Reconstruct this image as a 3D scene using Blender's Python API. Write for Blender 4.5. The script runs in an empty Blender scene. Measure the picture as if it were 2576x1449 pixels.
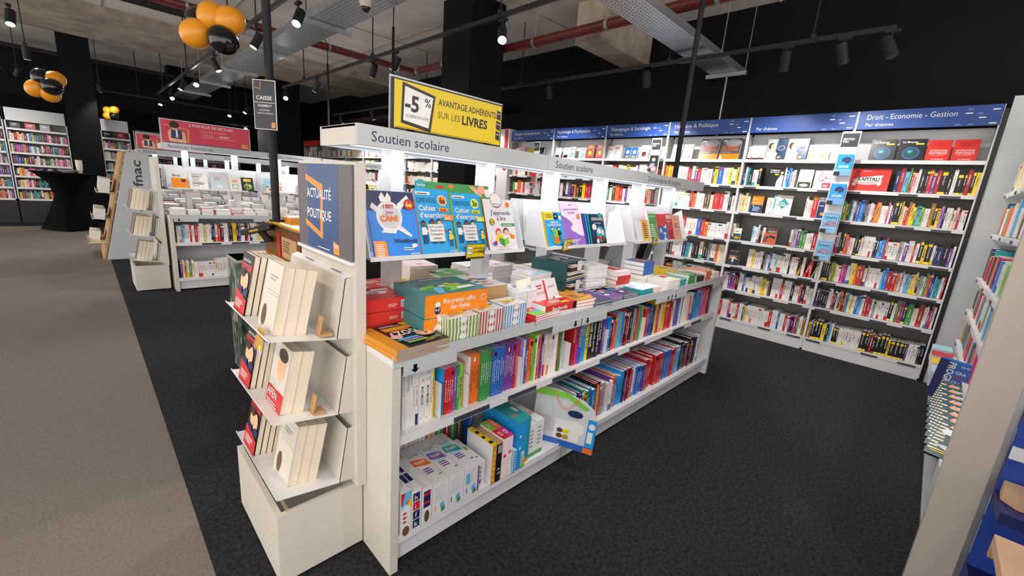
import bpy, math, random
from mathutils import Vector, Matrix
random.seed(7)
SC=bpy.context.scene
COL=SC.collection
# ---------------------------------------------------------------- camera, world, exposure
IW,IH=2576,1449
FOC,PITCH,ROLL,YAW=1059.96,0.229028,0.0789978,0.771309
CAMZ=1.55
def cam_axes():
    cp,sp=math.cos(PITCH),math.sin(PITCH); cy,sy=math.cos(YAW),math.sin(YAW)
    F=Vector((cp*cy,cp*sy,-sp)); R0=Vector((sy,-cy,0)); U0=R0.cross(F)
    c,s=math.cos(ROLL),math.sin(ROLL)
    return c*R0+s*U0, -s*R0+c*U0, F
CR,CU,CF=cam_axes()
CC=Vector((0,0,CAMZ))
cd=bpy.data.cameras.new('camera'); cam=bpy.data.objects.new('camera',cd); COL.objects.link(cam)
cd.sensor_width=36.0; cd.lens=FOC/IW*36.0; cd.clip_start=0.02; cd.clip_end=100
m=Matrix.Identity(4)
for i in range(3):
    m[i][0]=CR[i]; m[i][1]=CU[i]; m[i][2]=-CF[i]; m[i][3]=CC[i]
cam.matrix_world=m
SC.camera=cam
def pr(p):
    d=Vector(p)-CC; z=d.dot(CF)
    if z<0.05: return None
    return (IW/2+FOC*d.dot(CR)/z, IH/2-FOC*d.dot(CU)/z)
w=bpy.data.worlds.new('world'); SC.world=w; w.use_nodes=True
bg=w.node_tree.nodes['Background']; bg.inputs[0].default_value=(1.0,0.96,0.92,1); bg.inputs[1].default_value=2.4
SC.view_settings.view_transform='Standard'; SC.view_settings.look='None'
SC.view_settings.gamma=1; SC.view_settings.use_curve_mapping=False
SC.view_settings.exposure=0.46
SC.cycles.max_bounces=7; SC.cycles.diffuse_bounces=4; SC.cycles.glossy_bounces=3
SC.cycles.sample_clamp_indirect=6; SC.cycles.caustics_reflective=False; SC.cycles.caustics_refractive=False

def area_light(name,loc,sx,sy,power,col=(1,1,1),rot=(0,0,0),parent=None):
    l=bpy.data.lights.new(name,'AREA'); l.shape='RECTANGLE'; l.size=sx; l.size_y=sy; l.energy=power; l.color=col
    o=bpy.data.objects.new(name,l); COL.objects.link(o); o.location=loc; o.rotation_euler=rot
    if parent: o.parent=parent
    return o
# ---------------------------------------------------------------- materials
def lin(h):
    h=h.lstrip('#'); v=[int(h[i:i+2],16)/255 for i in (0,2,4)]
    return tuple((c/12.92 if c<=.04045 else ((c+.055)/1.055)**2.4) for c in v)+(1,)
MATS={}
def mat(key,hexc='#808080',rough=.5,metal=0.0,noise=0,nscale=20,bump=0,bscale=200,emit=0,alpha=1,spec=.5,trans=0):
    if key in MATS: return MATS[key]
    M_=bpy.data.materials.new(key); M_.use_nodes=True
    nt=M_.node_tree; b=nt.nodes['Principled BSDF']
    c=lin(hexc)
    b.inputs['Base Color'].default_value=c; b.inputs['Roughness'].default_value=rough
    b.inputs['Metallic'].default_value=metal; b.inputs['Specular IOR Level'].default_value=spec
    if noise:
        tc=nt.nodes.new('ShaderNodeTexCoord'); n=nt.nodes.new('ShaderNodeTexNoise'); n.inputs['Scale'].default_value=nscale; n.inputs['Detail'].default_value=6
        r=nt.nodes.new('ShaderNodeValToRGB'); e=r.color_ramp.elements
        e[0].position=.3; e[1].position=.7
        e[0].color=tuple(x*(1-noise) for x in c[:3])+(1,); e[1].color=tuple(min(1,x*(1+noise)) for x in c[:3])+(1,)
        nt.links.new(tc.outputs['Object'],n.inputs['Vector']); nt.links.new(n.outputs['Fac'],r.inputs['Fac']); nt.links.new(r.outputs['Color'],b.inputs['Base Color'])
    if bump:
        tc=nt.nodes.new('ShaderNodeTexCoord'); n=nt.nodes.new('ShaderNodeTexNoise'); n.inputs['Scale'].default_value=bscale; n.inputs['Detail'].default_value=3
        bp=nt.nodes.new('ShaderNodeBump'); bp.inputs['Strength'].default_value=bump; bp.inputs['Distance'].default_value=.01
        nt.links.new(tc.outputs['Object'],n.inputs['Vector']); nt.links.new(n.outputs['Fac'],bp.inputs['Height']); nt.links.new(bp.outputs['Normal'],b.inputs['Normal'])
    if emit:
        b.inputs['Emission Color'].default_value=c; b.inputs['Emission Strength'].default_value=emit
    if alpha<1: b.inputs['Alpha'].default_value=alpha
    if trans: b.inputs['Transmission Weight'].default_value=trans
    MATS[key]=M_; return M_
mat('dark_carpet','#2c2c2f',.95,0,.55,60,.6,350,spec=.1)
mat('grey_carpet','#776f69',.95,0,.16,90,.5,350,spec=.1)
mat('concrete','#d6cec5',.85,0,.16,1.3,.3,30)
mat('beam_concrete','#a39686',.85,0,.35,3,.4,20)
mat('black_wall','#060607',.75,0,.2,8,.1,60,spec=.2)
mat('white','#dcdcde',.4,0,.008,30)
mat('warm_white','#cbc5bc',.45,0,.008,20)
mat('grey_sign','#b9bec0',.5,0,.01,20)
mat('shelf_back','#8f8c86',.6,0,.04,10)
mat('post_grey','#b3b1af',.45,0,.03,20)
mat('label_rail','#3c3f48',.35,0,.1,60)
mat('black','#070707',.4)
mat('matte_black','#0b0b0c',.7,0,.1,20)
mat('fabric_black','#050606',.9,0,.2,40,.3,300,spec=.1)
mat('navy_text','#1f2d4d',.5)
mat('blue_band','#16418a',.45,0,.04,6)
mat('metal','#a9adb0',.35,.8,.08,20)
mat('dark_metal','#3a3a3c',.4,.7)
mat('red_pipe','#5f1d17',.4,0,.15,12)
mat('gold','#dd8f16',.38,0,.1,4)
mat('balloon_black','#0c0a0b',.15,0)
mat('clear','#e8ecf0',.15,0,alpha=.1,spec=.2)
mat('page','#e6e2da',.8,0,.04,200)
mat('page_white','#ecebec',.8,0,.03,200)
mat('page_warm','#ddd0bb',.8,0,.05,200)
mat('cardboard','#a9835c',.8,0,.1,40)
mat('brown_card','#b48e63',.75,0,.05,40)
mat('shop_blue','#1b3f9a',.5,0,.05,10)
mat('shop_navy','#14215e',.5)
mat('pale_wood','#c9a483',.5,0,.12,12)
mat('beige_panel','#b8ada1',.5,0,.01,30)
mat('light_on','#ffffff',.5,emit=40)
mat('led','#e9efff',.5,emit=5)
mat('orange_top','#e09a12',.35)
mat('brown_glass','#6b4316',.25)
PAL={'w':'#e4e2e0','c':'#e3d5bd','a':'#9a9b9e','k':'#17171a','r':'#c4262b','R':'#a81f28','y':'#e8c81c','b':'#2b62b4','n':'#1f2a5c','g':'#3d8f49',
 't':'#2c9aa0','o':'#e8702a','p':'#e3b3b4','m':'#cf2a80','v':'#6b3a8f','d':'#5d4232','l':'#5fb1dc','G':'#7cc142','O':'#d8902b','Y':'#f3d32c','K':'#121212','B':'#1f7fd6','V':'#a879c9',
 'M':'#e0566b','L':'#a8d4e6','D':'#b98a35','A':'#c6c9cb','s':'#e8a886','e':'#14474c','P':'#f0dbe0','i':'#2196dc','z':'#7b4fa8','u':'#b3c7b0'}
NAMES={'w':'white','c':'cream','a':'grey','k':'black','r':'red','R':'dark red','y':'yellow','b':'blue','n':'navy','g':'green','t':'teal','o':'orange','p':'pink','m':'magenta','v':'purple','d':'brown','l':'light blue','G':'lime green','O':'ochre','Y':'bright yellow','K':'black and yellow','B':'bright blue','V':'lilac','M':'coral','L':'pale blue','D':'tan','A':'light grey','s':'salmon','e':'dark teal'}
for k_,h_ in PAL.items(): mat('c_'+k_,h_,.38,0,.05,30)
def cm(k):  # colour key -> material key
    return 'c_'+k if k in PAL else k
# ---------------------------------------------------------------- mesh builder
_tc={}
def text_geo(s,bold=0.0,shear=0.0):
    key=(s,bold,shear)
    if key in _tc: return _tc[key]
    c=bpy.data.curves.new('t','FONT'); c.body=s; c.size=1; c.resolution_u=2; c.offset=bold; c.shear=shear
    o=bpy.data.objects.new('t',c); me=o.to_mesh()
    vs=[(v.co.x,v.co.y) for v in me.vertices]; fs=[tuple(p.vertices) for p in me.polygons]
    o.to_mesh_clear(); bpy.data.objects.remove(o); bpy.data.curves.remove(c)
    if vs:
        x0=min(v[0] for v in vs); x1=max(v[0] for v in vs)
    else: x0=x1=0
    _tc[key]=(vs,fs,x0,x1); return _tc[key]
class Fr:
    """local frame: o origin, r right, n outward, u up"""
    def __init__(s,o,r,n,u=(0,0,1)):
        s.o=Vector(o); s.r=Vector(r).normalized(); s.n=Vector(n).normalized(); s.u=Vector(u).normalized()
    def p(s,a,b,c): return s.o+s.r*a-s.n*b+s.u*c
    def at(s,a,b=0,c=0): return Fr(s.p(a,b,c),s.r,s.n,s.u)
    def lean(s,deg):   # lean back about the right axis
        t=math.radians(deg); u=s.u*math.cos(t)-s.n*math.sin(t); n=s.n*math.cos(t)+s.u*math.sin(t)
        return Fr(s.o,s.r,n,u)
    def side(s,deg):   # tilt sideways in the plane (top moves right for +)
        t=math.radians(deg); u=s.u*math.cos(t)+s.r*math.sin(t); r=s.r*math.cos(t)-s.u*math.sin(t)
        return Fr(s.o,r,s.n,u)
    def yaw(s,deg):
        t=math.radians(deg); return Fr(s.o,s.r*math.cos(t)+s.n*math.sin(t),s.n*math.cos(t)-s.r*math.sin(t),s.u)
W0=Fr((0,0,0),(1,0,0),(0,-1,0))
class MB:
    def __init__(s): s.v=[]; s.f=[]; s.m=[]; s.k=[]
    def mi(s,key):
        key=cm(key)
        if key not in s.k: s.k.append(key)
        return s.k.index(key)
    def poly(s,pts,key):
        b=len(s.v); s.v+=[tuple(p) for p in pts]; s.f.append(tuple(range(b,b+len(pts)))); s.m.append(s.mi(key))
    def box(s,fr,a0,a1,b0,b1,c0,c1,key,top=None,front=None,back=None,sides=None,bottom=None):
        P=[fr.p(a,b,c) for a in (a0,a1) for b in (b0,b1) for c in (c0,c1)]
        b=len(s.v); s.v+=[tuple(p) for p in P]
        Q=[((0,1,5,4),front),((2,6,7,3),back),((0,2,3,1),sides),((4,5,7,6),sides),((1,3,7,5),top),((0,4,6,2),bottom)]
        for q,k in Q:
            s.f.append(tuple(b+i for i in q)); s.m.append(s.mi(k or key))
        return s
    def wb(s,x0,x1,y0,y1,z0,z1,key,**kw):
        return s.box(W0,x0,x1,y0,y1,z0,z1,key,**kw)
    def prism(s,pts,ext,key):
        ext=Vector(ext); n=len(pts); A=[Vector(p) for p in pts]; B=[p+ext for p in A]
        s.poly(A,key); s.poly(B[::-1],key)
        for i in range(n):
            j=(i+1)%n; s.poly([A[i],B[i],B[j],A[j]],key)
    def tube(s,p0,p1,r,key,n=10,r2=None,caps=True):
        p0=Vector(p0); p1=Vector(p1); d=(p1-p0).normalized(); r2=r if r2 is None else r2
        a=d.orthogonal().normalized(); b=d.cross(a); base=len(s.v)
        for i in range(n):
            t=2*math.pi*i/n; q=a*math.cos(t)+b*math.sin(t); s.v.append(tuple(p0+q*r)); s.v.append(tuple(p1+q*r2))
        k=s.mi(key)
        for i in range(n):
            j=(i+1)%n; s.f.append((base+2*i,base+2*j,base+2*j+1,base+2*i+1)); s.m.append(k)
        if caps:
            s.f.append(tuple(base+2*i for i in range(n))[::-1]); s.m.append(k); s.f.append(tuple(base+2*i+1 for i in range(n))); s.m.append(k)
    def path(s,pts,r,key,n=6):
        for a,b in zip(pts,pts[1:]): s.tube(a,b,r,key,n)
    def lathe(s,c,prof,key,n=24,axis=(0,0,1)):
        c=Vector(c); ax=Vector(axis).normalized(); a=ax.orthogonal().normalized(); b=ax.cross(a); base=len(s.v); k=s.mi(key)
        for r,z in prof:
            for i in range(n):
                t=2*math.pi*i/n; s.v.append(tuple(c+ax*z+(a*math.cos(t)+b*math.sin(t))*r))
        for j in range(len(prof)-1):
            for i in range(n):
                i2=(i+1)%n; s.f.append((base+j*n+i,base+j*n+i2,base+(j+1)*n+i2,base+(j+1)*n+i)); s.m.append(k)
    # flat graphics on the plane b=0 of a frame; L is the layer height in 0.3 mm steps
    def quad(s,fr,a0,c0,a1,c1,key,L=1):
        b=-.0004*L; s.poly([fr.p(a0,b,c0),fr.p(a1,b,c0),fr.p(a1,b,c1),fr.p(a0,b,c1)],key)
    def gpoly(s,fr,pts,key,L=1):
        b=-.0004*L; s.poly([fr.p(x,b,y) for x,y in pts],key)
    def disc(s,fr,cx,cy,rx,key,L=1,ry=None,n=18):
        ry=ry or rx; s.gpoly(fr,[(cx+rx*math.cos(2*math.pi*i/n),cy+ry*math.sin(2*math.pi*i/n)) for i in range(n)],key,L)
    def text(s,fr,a,c,h,st,key,L=2,width=None,align='l',bold=0.0,shear=0.0,rot=False):
        vs,fs,x0,x1=text_geo(st,bold,shear)
        if not vs: return
        sc=h/0.7; wd=(x1-x0)*sc; sx=sc
        if width and (wd>width or width<0): sx=sc*abs(width)/wd; wd=abs(width)
        off={'l':0,'c':-wd/2,'r':-wd}[align]; b=-.0004*L; base=len(s.v); k=s.mi(key)
        for x,y in vs:
            X=(x-x0)*sx+off; Y=y*sc
            if rot: s.v.append(tuple(fr.p(a+Y,b,c-X)))   # reads top to bottom
            else: s.v.append(tuple(fr.p(a+X,b,c+Y)))
        for f in fs: s.f.append(tuple(base+i for i in f)); s.m.append(k)
    def build(s,name,parent=None,origin=None,smooth=False):
        if not s.f: return None
        if origin is None:
            if parent is not None and parent.type=='EMPTY': origin=parent.location
            elif parent is not None: origin=parent['_o']
            else:
                xs=[v[0] for v in s.v]; ys=[v[1] for v in s.v]; zs=[v[2] for v in s.v]
                origin=((min(xs)+max(xs))/2,(min(ys)+max(ys))/2,min(zs))
        o_=Vector(origin); me=bpy.data.meshes.new(name)
        me.from_pydata([tuple(Vector(v)-o_) for v in s.v],[],s.f)
        for k in s.k: me.materials.append(MATS[k])
        me.polygons.foreach_set('material_index',s.m)
        if smooth: me.polygons.foreach_set('use_smooth',[True]*len(s.f))
        me.update()
        ob=bpy.data.objects.new(name,me); COL.objects.link(ob)
        if parent is not None:
            ob.parent=parent
            po=Vector(parent.location) if parent.type=='EMPTY' or parent.parent is None else Vector(parent['_o'])
            ob.location=o_-po
        else: ob.location=o_
        ob['_o']=tuple(o_)
        return ob
def tag(o,label,cat,group=None,kind=None):
    o['label']=label; o['category']=cat
    if group: o['group']=group
    if kind: o['kind']=kind
    return o
def thing(name,loc,label,cat,group=None):
    o=bpy.data.objects.new(name,None); COL.objects.link(o); o.location=loc; o.empty_display_size=.05; o['_o']=tuple(loc)
    return tag(o,label,cat,group)
def struct(name,mb):
    o=mb.build(name,origin=(0,0,0)); o['kind']='structure'; return o
def one(name,mb,label,cat,group=None,smooth=False):
    return tag(mb.build(name,smooth=smooth),label,cat,group)
ORD=lambda n: str(n)+('th' if 10<=n%100<=20 else {1:'st',2:'nd',3:'rd'}.get(n%10,'th'))
# ---------------------------------------------------------------- room
H=4.0
b=MB(); b.wb(0.21,9,-3.2,13.6,-.1,0,'dark_carpet'); b.wb(-7,9,13.6,22,-.1,0,'dark_carpet'); struct('floor',b)
b=MB(); b.wb(-7,0.21,-3.2,13.6,-.1,0,'grey_carpet'); struct('floor_aisle',b)
b=MB(); b.wb(-7,6.2,-3.2,22,H,H+.2,'concrete'); struct('ceiling',b)
b=MB(); b.wb(6.2,6.35,-3.2,22,0,H,'black_wall'); struct('wall_right',b)
b=MB(); b.wb(-7,6.2,19.5,19.7,0,H,'black_wall'); struct('wall_back',b)
b=MB(); b.wb(4.9,6.2,3.55,3.95,3.5,H,'beam_concrete'); struct('trim_1',b)      # beam end above the right wall
b=MB(); b.wb(-7,6.2,10.6,12.9,3.86,H,'beam_concrete')
struct('trim_2',b)
b=MB()
for y in (1.9,4.6,7.6,9.9): b.wb(-7,6.2,y,y+.018,H-.012,H,'beam_concrete')
for x in (-1.6,.55,2.0,4.3): b.wb(x,x+.018,-3,10.6,H-.012,H,'beam_concrete')
struct('trim_3',b)
b=MB(); b.wb(5.2,6.2,6.2,19.5,3.0,3.02,'black_wall'); b.wb(-7,6.2,14.85,15.0,2.75,3.7,'black_wall'); struct('trim_4',b)
b=MB(); b.wb(2.0,5.2,16.2,16.4,3.1,H,'black_wall'); struct('trim_5',b)
def pillar(x0,x1,y0,y1,label):
    b=MB(); b.wb(x0,x1,y0,y1,0,H,'black_wall'); b.wb(x0-.01,x1+.01,y0-.01,y1+.01,0,.1,'black')
    o=b.build('pillar'); tag(o,label,'pillar'); o['kind']='structure'
pillar(3.82,4.41,4.82,5.45,'square black pillar rising behind the school book island')
pillar(-.05,.44,13.5,14.0,'black pillar behind the covered cocktail table')
pillar(3.75,4.6,13.3,14.3,'wide black pillar behind the cash desk pole')
pillar(1.9,2.3,14.9,15.3,'narrow black pillar far behind the pink sign')

# ---------------------------------------------------------------- ceiling services
def cable_tray(x0,x1,y0,y1,z,label,brk,axis):
    t=thing('cable_tray',((x0+x1)/2,(y0+y1)/2,z),label,'cable tray','perforated cable trays under the ceiling')
    b=MB(); b.wb(x0,x1,y0,y1,z,z+.004,'metal')
    if axis=='x': b.wb(x0,x1,y0-.004,y0,z,z+.08,'metal'); b.wb(x0,x1,y1,y1+.004,z,z+.08,'metal')
    else: b.wb(x0-.004,x0,y0,y1,z,z+.08,'metal'); b.wb(x1,x1+.004,y0,y1,z,z+.08,'metal')
    b.build('tray_channel',t)
    h=MB(); 
    if axis=='x':
        n=int((x1-x0)/.05); rows=9
        for i in range(n):
            for j in range(rows):
                xx=x0+.02+i*.05+(.012 if j%2 else 0); yy=y0+.025+j*((y1-y0-.05)/(rows-1))
                h.poly([(xx,yy-.005,z-.0006),(xx+.022,yy-.005,z-.0006),(xx+.022,yy+.005,z-.0006),(xx,yy+.005,z-.0006)],'black')
    else:
        n=int((y1-y0)/.05); rows=9
        for i in range(n):
            for j in range(rows):
                yy=y0+.02+i*.05+(.012 if j%2 else 0); xx=x0+.025+j*((x1-x0-.05)/(rows-1))
                h.poly([(xx-.005,yy,z-.0006),(xx+.005,yy,z-.0006),(xx+.005,yy+.022,z-.0006),(xx-.005,yy+.022,z-.0006)],'black')
    h.build('perforation',t)
    for q in brk:
        b=MB()
        if axis=='x': b.wb(q,q+.045,y0-.1,y1+.06,z-.05,z-.002,'metal'); 
        else: b.wb(x0-.06,x1+.08,q,q+.045,z-.05,z-.002,'metal')
        b.build('bracket',t)
        r=MB()
        if axis=='x': r.tube((q+.02,y0-.08,z-.02),(q+.02,y0-.08,H-.004),.005,'metal',6)
        else: r.tube((x0-.04,q+.02,z-.02),(x0-.04,q+.02,H-.004),.005,'metal',6)
        r.build('threaded_rod',t)
cable_tray(-1,6.15,2.17,2.50,3.2,'wide perforated metal cable tray running out to the black wall',[.4,2.6,5.15,5.95],'x')
cable_tray(1.96,2.36,2.6,14.6,3.2,'long perforated metal cable tray beside the left spotlight track',[3.4,5.3,7.2,9.1,11.0,12.9],'y')
cable_tray(-3,2.0,15.35,15.7,3.35,'narrow cable tray crossing far behind the balloons',[-1.5,.6],'x')
b=MB(); P=[(-3,7.35,3.5),(4.54,7.35,3.5)]
b.tube(P[0],P[1],.055,'red_pipe',14); b.build
o=b.build('sprinkler_pipe'); tag(o,'dark red sprinkler pipe crossing the ceiling behind the hanging track','pipe','red sprinkler pipes under the ceiling')
for x in (3.0,4.2,1.2,-.6):
    c=MB(); c.tube((x-.015,7.35,3.5),(x+.015,7.35,3.5),.064,'metal',12); c.tube((x,7.35,3.55),(x,7.35,H-.004),.005,'metal',6); c.build('pipe_clamp',o)
b=MB(); b.tube((4.54,7.35,3.5),(4.54,-3,3.5),.06,'red_pipe',14); 
for z in (7.2,): b.tube((4.54,z-.03,3.5),(4.54,z+.03,3.5),.072,'metal',12)
o=b.build('sprinkler_pipe'); tag(o,'dark red sprinkler pipe running along the black wall behind the cable tray','pipe','red sprinkler pipes under the ceiling')
for y in (.9,1.95,3.2,4.35,6.4):
    c=MB(); c.tube((4.54,y-.02,3.5),(4.54,y+.02,3.5),.07,'metal',12); c.tube((4.54,y,3.55),(4.54,y,H-.004),.005,'metal',6); c.build('pipe_clamp',o)
for y,z,r,l in ((14.64,3.7,.05,'black ceiling pipe crossing behind the far pillar top'),(9.05,3.85,.07,'thick black ceiling pipe above the gold balloons')):
    b=MB(); b.tube((-5,y,z),(2.0 if y>10 else 1.9,y,z),r,'matte_black',10); one('ceiling_pipe',b,l,'pipe')
# ---------------------------------------------------------------- spotlight tracks
def track(pts,label,drops=()):
    t=thing('lighting_track',pts[0],label,'lighting track')
    b=MB(); a,c=Vector(pts[0]),Vector(pts[1]); d=(c-a).normalized(); s_=Vector((-d.y,d.x,0))
    f=Fr(a,d,s_); L_=(c-a).length
    b.box(f,0,L_,-.018,.018,0,.035,'matte_black'); b.box(f,0,L_,-.012,.012,-.002,.0,'dark_metal')
    b.build('rail',t)
    for q in drops:
        r=MB(); p=f.p(q,0,.03); r.tube(p,(p.x,p.y,H),.008,'matte_black',6); r.lathe((p.x,p.y,p.z),[(0.03,0),(.03,.03),(.01,.05)],'matte_black',10); r.build('suspension_rod',t)
def spot(p,target,power,label,lit=False,ang=60,blend=.6,col=(1,.96,.92),sz=1.0,rod=False,lens='lens_dim'):
    p=Vector(p); T=Vector(target); d=(T-p).normalized()
    t=thing('track_spotlight',p,label,'spotlight','black track spotlights')
    c=p-Vector((0,0,.13))*sz
    b=MB(); b.tube(c-d*.08*sz,c+d*.09*sz,.043*sz,'matte_black',20); b.tube(c-d*.085*sz,c-d*.08*sz,.036*sz,'dark_metal',16); b.build('lamp_housing',t)
    b=MB(); b.wb(p.x-.02,p.x+.02,p.y-.05,p.y+.05,p.z-.02,p.z,'matte_black')
    if rod: b.tube(p,(p.x,p.y,H-.004),.007,'matte_black',6)
    b.tube(p-Vector((0,0,.02)),c,.009,'matte_black',8)
    b.build('mounting_bracket',t)
    b=MB(); b.tube(c+d*.0905*sz,c+d*.094*sz,.038*sz,'light_on' if lit else lens,20); b.build('lens',t)
    if power:
        l=bpy.data.lights.new('spot_beam','SPOT'); l.energy=power; l.spot_size=math.radians(ang); l.spot_blend=blend; l.color=col; l.shadow_soft_size=.04
        o=bpy.data.objects.new('spot_beam',l); COL.objects.link(o); q=c+d*.11*sz
        o.parent=t; o.location=q-p; o.rotation_euler=d.to_track_quat('-Z','Y').to_euler()
mat('lens_off','#202022',.3)
mat('lens_dim','#fff6e8',.4,emit=1.0)
def at_px(px,py,z):
    d=CF*FOC+CR*(px-1288)-CU*(py-724.5); k=(z-CAMZ)/d.z; return CC+d*k
# ---------------------------------------------------------------- books
BOOKS=[]      # waiting list: the largest in the picture become objects of their own
NBANDS={}
def bookmesh(mb,fr,t,d,h,code,pg='page',flip=False,fine=True,rnd=None,h_title=None):
    r=rnd or random
    if code=='K': ck='K'
    else: ck=code
    fk=pg if flip else ck; bk=ck if flip else pg
    if fine:
        e=min(.0012,t*.07)
        mb.box(fr,0,e,0,d,0,h,ck); mb.box(fr,t-e,t,0,d,0,h,ck)
        if flip: mb.box(fr,e,t-e,d-.002,d,0,h,ck); mb.box(fr,e,t-e,.004,d-.002,.002,h-.002,pg)
        else: mb.box(fr,e,t-e,0,.002,0,h,ck); mb.box(fr,e,t-e,.002,d-.004,.002,h-.002,pg)
    else:
        mb.box(fr,0,t,0,d,0,h,ck,top=pg,front=fk,back=bk)
    if flip: return
    dark=ck in 'kKrRnbvdegmzB'
    ink='w' if dark else (r.choice('aaksr') if ck in 'wcAP' else 'k')
    if ck=='K':
        mb.quad(fr,t*.15,h*.80,t*.85,h*.93,'Y'); mb.quad(fr,0,.0,t,h*.1,'Y')
    elif ck in 'wc' and r.random()<.2:
        mb.quad(fr,0,0,t,h*r.uniform(.15,.3),r.choice('rrrbnoty'))
    elif r.random()<.25:
        mb.quad(fr,0,h*.84,t,h*.93,r.choice('wykr'))
    # title strokes
    c=h*r.uniform(.72,.8); end=h*r.uniform(.25,.45); wd=min(t*.34,.008); a0=(t-wd)/2
    while c>end:
        l=r.uniform(.004,.011)*(1 if fine else 2.2)
        mb.quad(fr,a0,max(end,c-l),a0+wd*r.uniform(.6,1),c,ink,2); c-=l+r.uniform(.0015,.005)*(1 if fine else 1.5)
    if r.random()<.6: mb.quad(fr,t*.35,h*.05,t*.65,h*.05+min(t*.3,.008),ink,2)
def add_book(fr,t,d,h,code,where,n,pg='page',flip=False,pri=1.0,title=None,extra=None):
    pts=[fr.p(a,b,c) for a in (0,t) for b in (0,d) for c in (0,h)]
    q=[pr(p) for p in pts]; area=0
    if all(q):
        x=[v[0] for v in q]; y=[v[1] for v in q]
        if max(x)>0 and min(x)<IW and max(y)>0 and min(y)<IH:
            A=pr(fr.p(0,0,0)); B=pr(fr.p(t,0,0)); C_=pr(fr.p(0,0,h))
            area=abs((B[0]-A[0])*(C_[1]-A[1])-(B[1]-A[1])*(C_[0]-A[0]))
            T=pr(fr.p(0,0,h)); T2=pr(fr.p(0,d,h)); area+=.4*abs((B[0]-A[0])*(T2[1]-T[1])-(B[1]-A[1])*(T2[0]-T[0]))
    BOOKS.append((area*pri,fr,t,d,h,code,where,n,pg,flip,title,extra,random.random()))
def row(fr,L,spec,h0,h1,d,where,pg='page',pri=1.0,titles=None,fill=1.0,thick=None):
    """fr: left end of the row at shelf level, spines towards n. ' after a letter doubles thickness, | bookend, _ gap, \\ leaning"""
    toks=[]; i=0
    while i<len(spec):
        ch=spec[i]; wgt=random.uniform(.75,1.35); ln=0
        if ch=='_': wgt=1.5
        if ch=='|': wgt=.25
        while i+1<len(spec) and spec[i+1] in "'\\":
            i+=1
            if spec[i]=="'": wgt*=1.7
            else: ln=1
        toks.append((ch,wgt,ln)); i+=1
    S=sum(t[1]+(.8 if t[2] else 0) for t in toks); u=L*fill/S
    a=0; prev=None; hh=h0; n=0
    for ch,wgt,ln in toks:
        t=u*wgt
        if ch=='_': a+=t; continue
        if ch=='|':
            m=MB(); f=fr.at(a+.001)
            m.box(f,0,.0015,.0,.13,0,.16,'white'); m.box(f,0,.07,.01,.13,0.0005,.0015,'white')
            one('bookend',m,'white metal bookend on '+where,'bookend','white metal bookends')
            a+=t; prev=None; continue
        n+=1
        if ch!=prev or random.random()<.25: hh=random.uniform(h0,h1); db=random.uniform(0,.012)
        prev=ch
        g=fr.at(a,db,0)
        if ln: g=fr.at(a,db,0).side(14); a+=u*.8
        add_book(g,t*.94,d*random.uniform(.92,1),hh,ch,where,n,pg,False,pri,(titles or {}).get(n))
        a+=t
def stack(fr,codes,w,d,t,where,pg='page',flip=True,pri=1.0,jit=4,n0=0,title=None):
    """books lying flat; fr origin bottom-left-front corner, a right, b depth"""
    z=0
    for i,ch in enumerate(codes):
        g=fr.at(0,0,z); 
        if jit: g=g.yaw(random.uniform(-jit,jit))
        # thickness axis up: build a frame with r=up
        f=Fr(g.p(w if False else 0,0,0),g.u,g.n,g.r)
        tt=t*random.uniform(.9,1.1)
        add_book(Fr(f.o,g.u,g.n,g.r),tt*.97,d,w,ch,where,n0+i+1,pg,flip,pri,None,'stack'); z+=tt
    return z
def flush_books(N):
    BOOKS.sort(key=lambda e:-e[0])
    rest=MB()
    seen={}
    for i,(ar,fr,t,d,h,code,where,n,pg,flip,title,extra,sd) in enumerate(BOOKS):
        r=random.Random(int(sd*1e9))
        if i<N and ar>0:
            mb=MB()
            if title:
                bookmesh(mb,fr,t,d,h,code,pg,flip,True,random.Random(3)); mb2=MB(); mb=MB()
                e=.0018; mb.box(fr,0,e,0,d,0,h,code); mb.box(fr,t-e,t,0,d,0,h,code); mb.box(fr,e,t-e,0,.002,0,h,code); mb.box(fr,e,t-e,.002,d-.004,.002,h-.002,pg)
                title(mb,fr,t,h)
            else: bookmesh(mb,fr,t,d,h,code,pg,flip,True,r)
            thick='slim ' if t<.012 else ('thick ' if t>.032 else '')
            where=where.replace('the ','')
            if extra=='stack': lab='%s%s book, %s from bottom, %s'%(thick,NAMES.get(code,'white'),ORD(n),where)
            else: lab='%s%s book, %s from left, %s'%(thick,NAMES.get(code,'white'),ORD(n),where)
            o=mb.build('book'); tag(o,lab,'book','books on the shop shelves')
        elif ar>0: bookmesh(rest,fr,t,d,h,code,pg,flip,False,r)
    if rest.f:
        o=rest.build('shelved_books'); tag(o,'rows and stacks of smaller, farther books of many colours on all shelves','books',None,'stuff')

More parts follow.
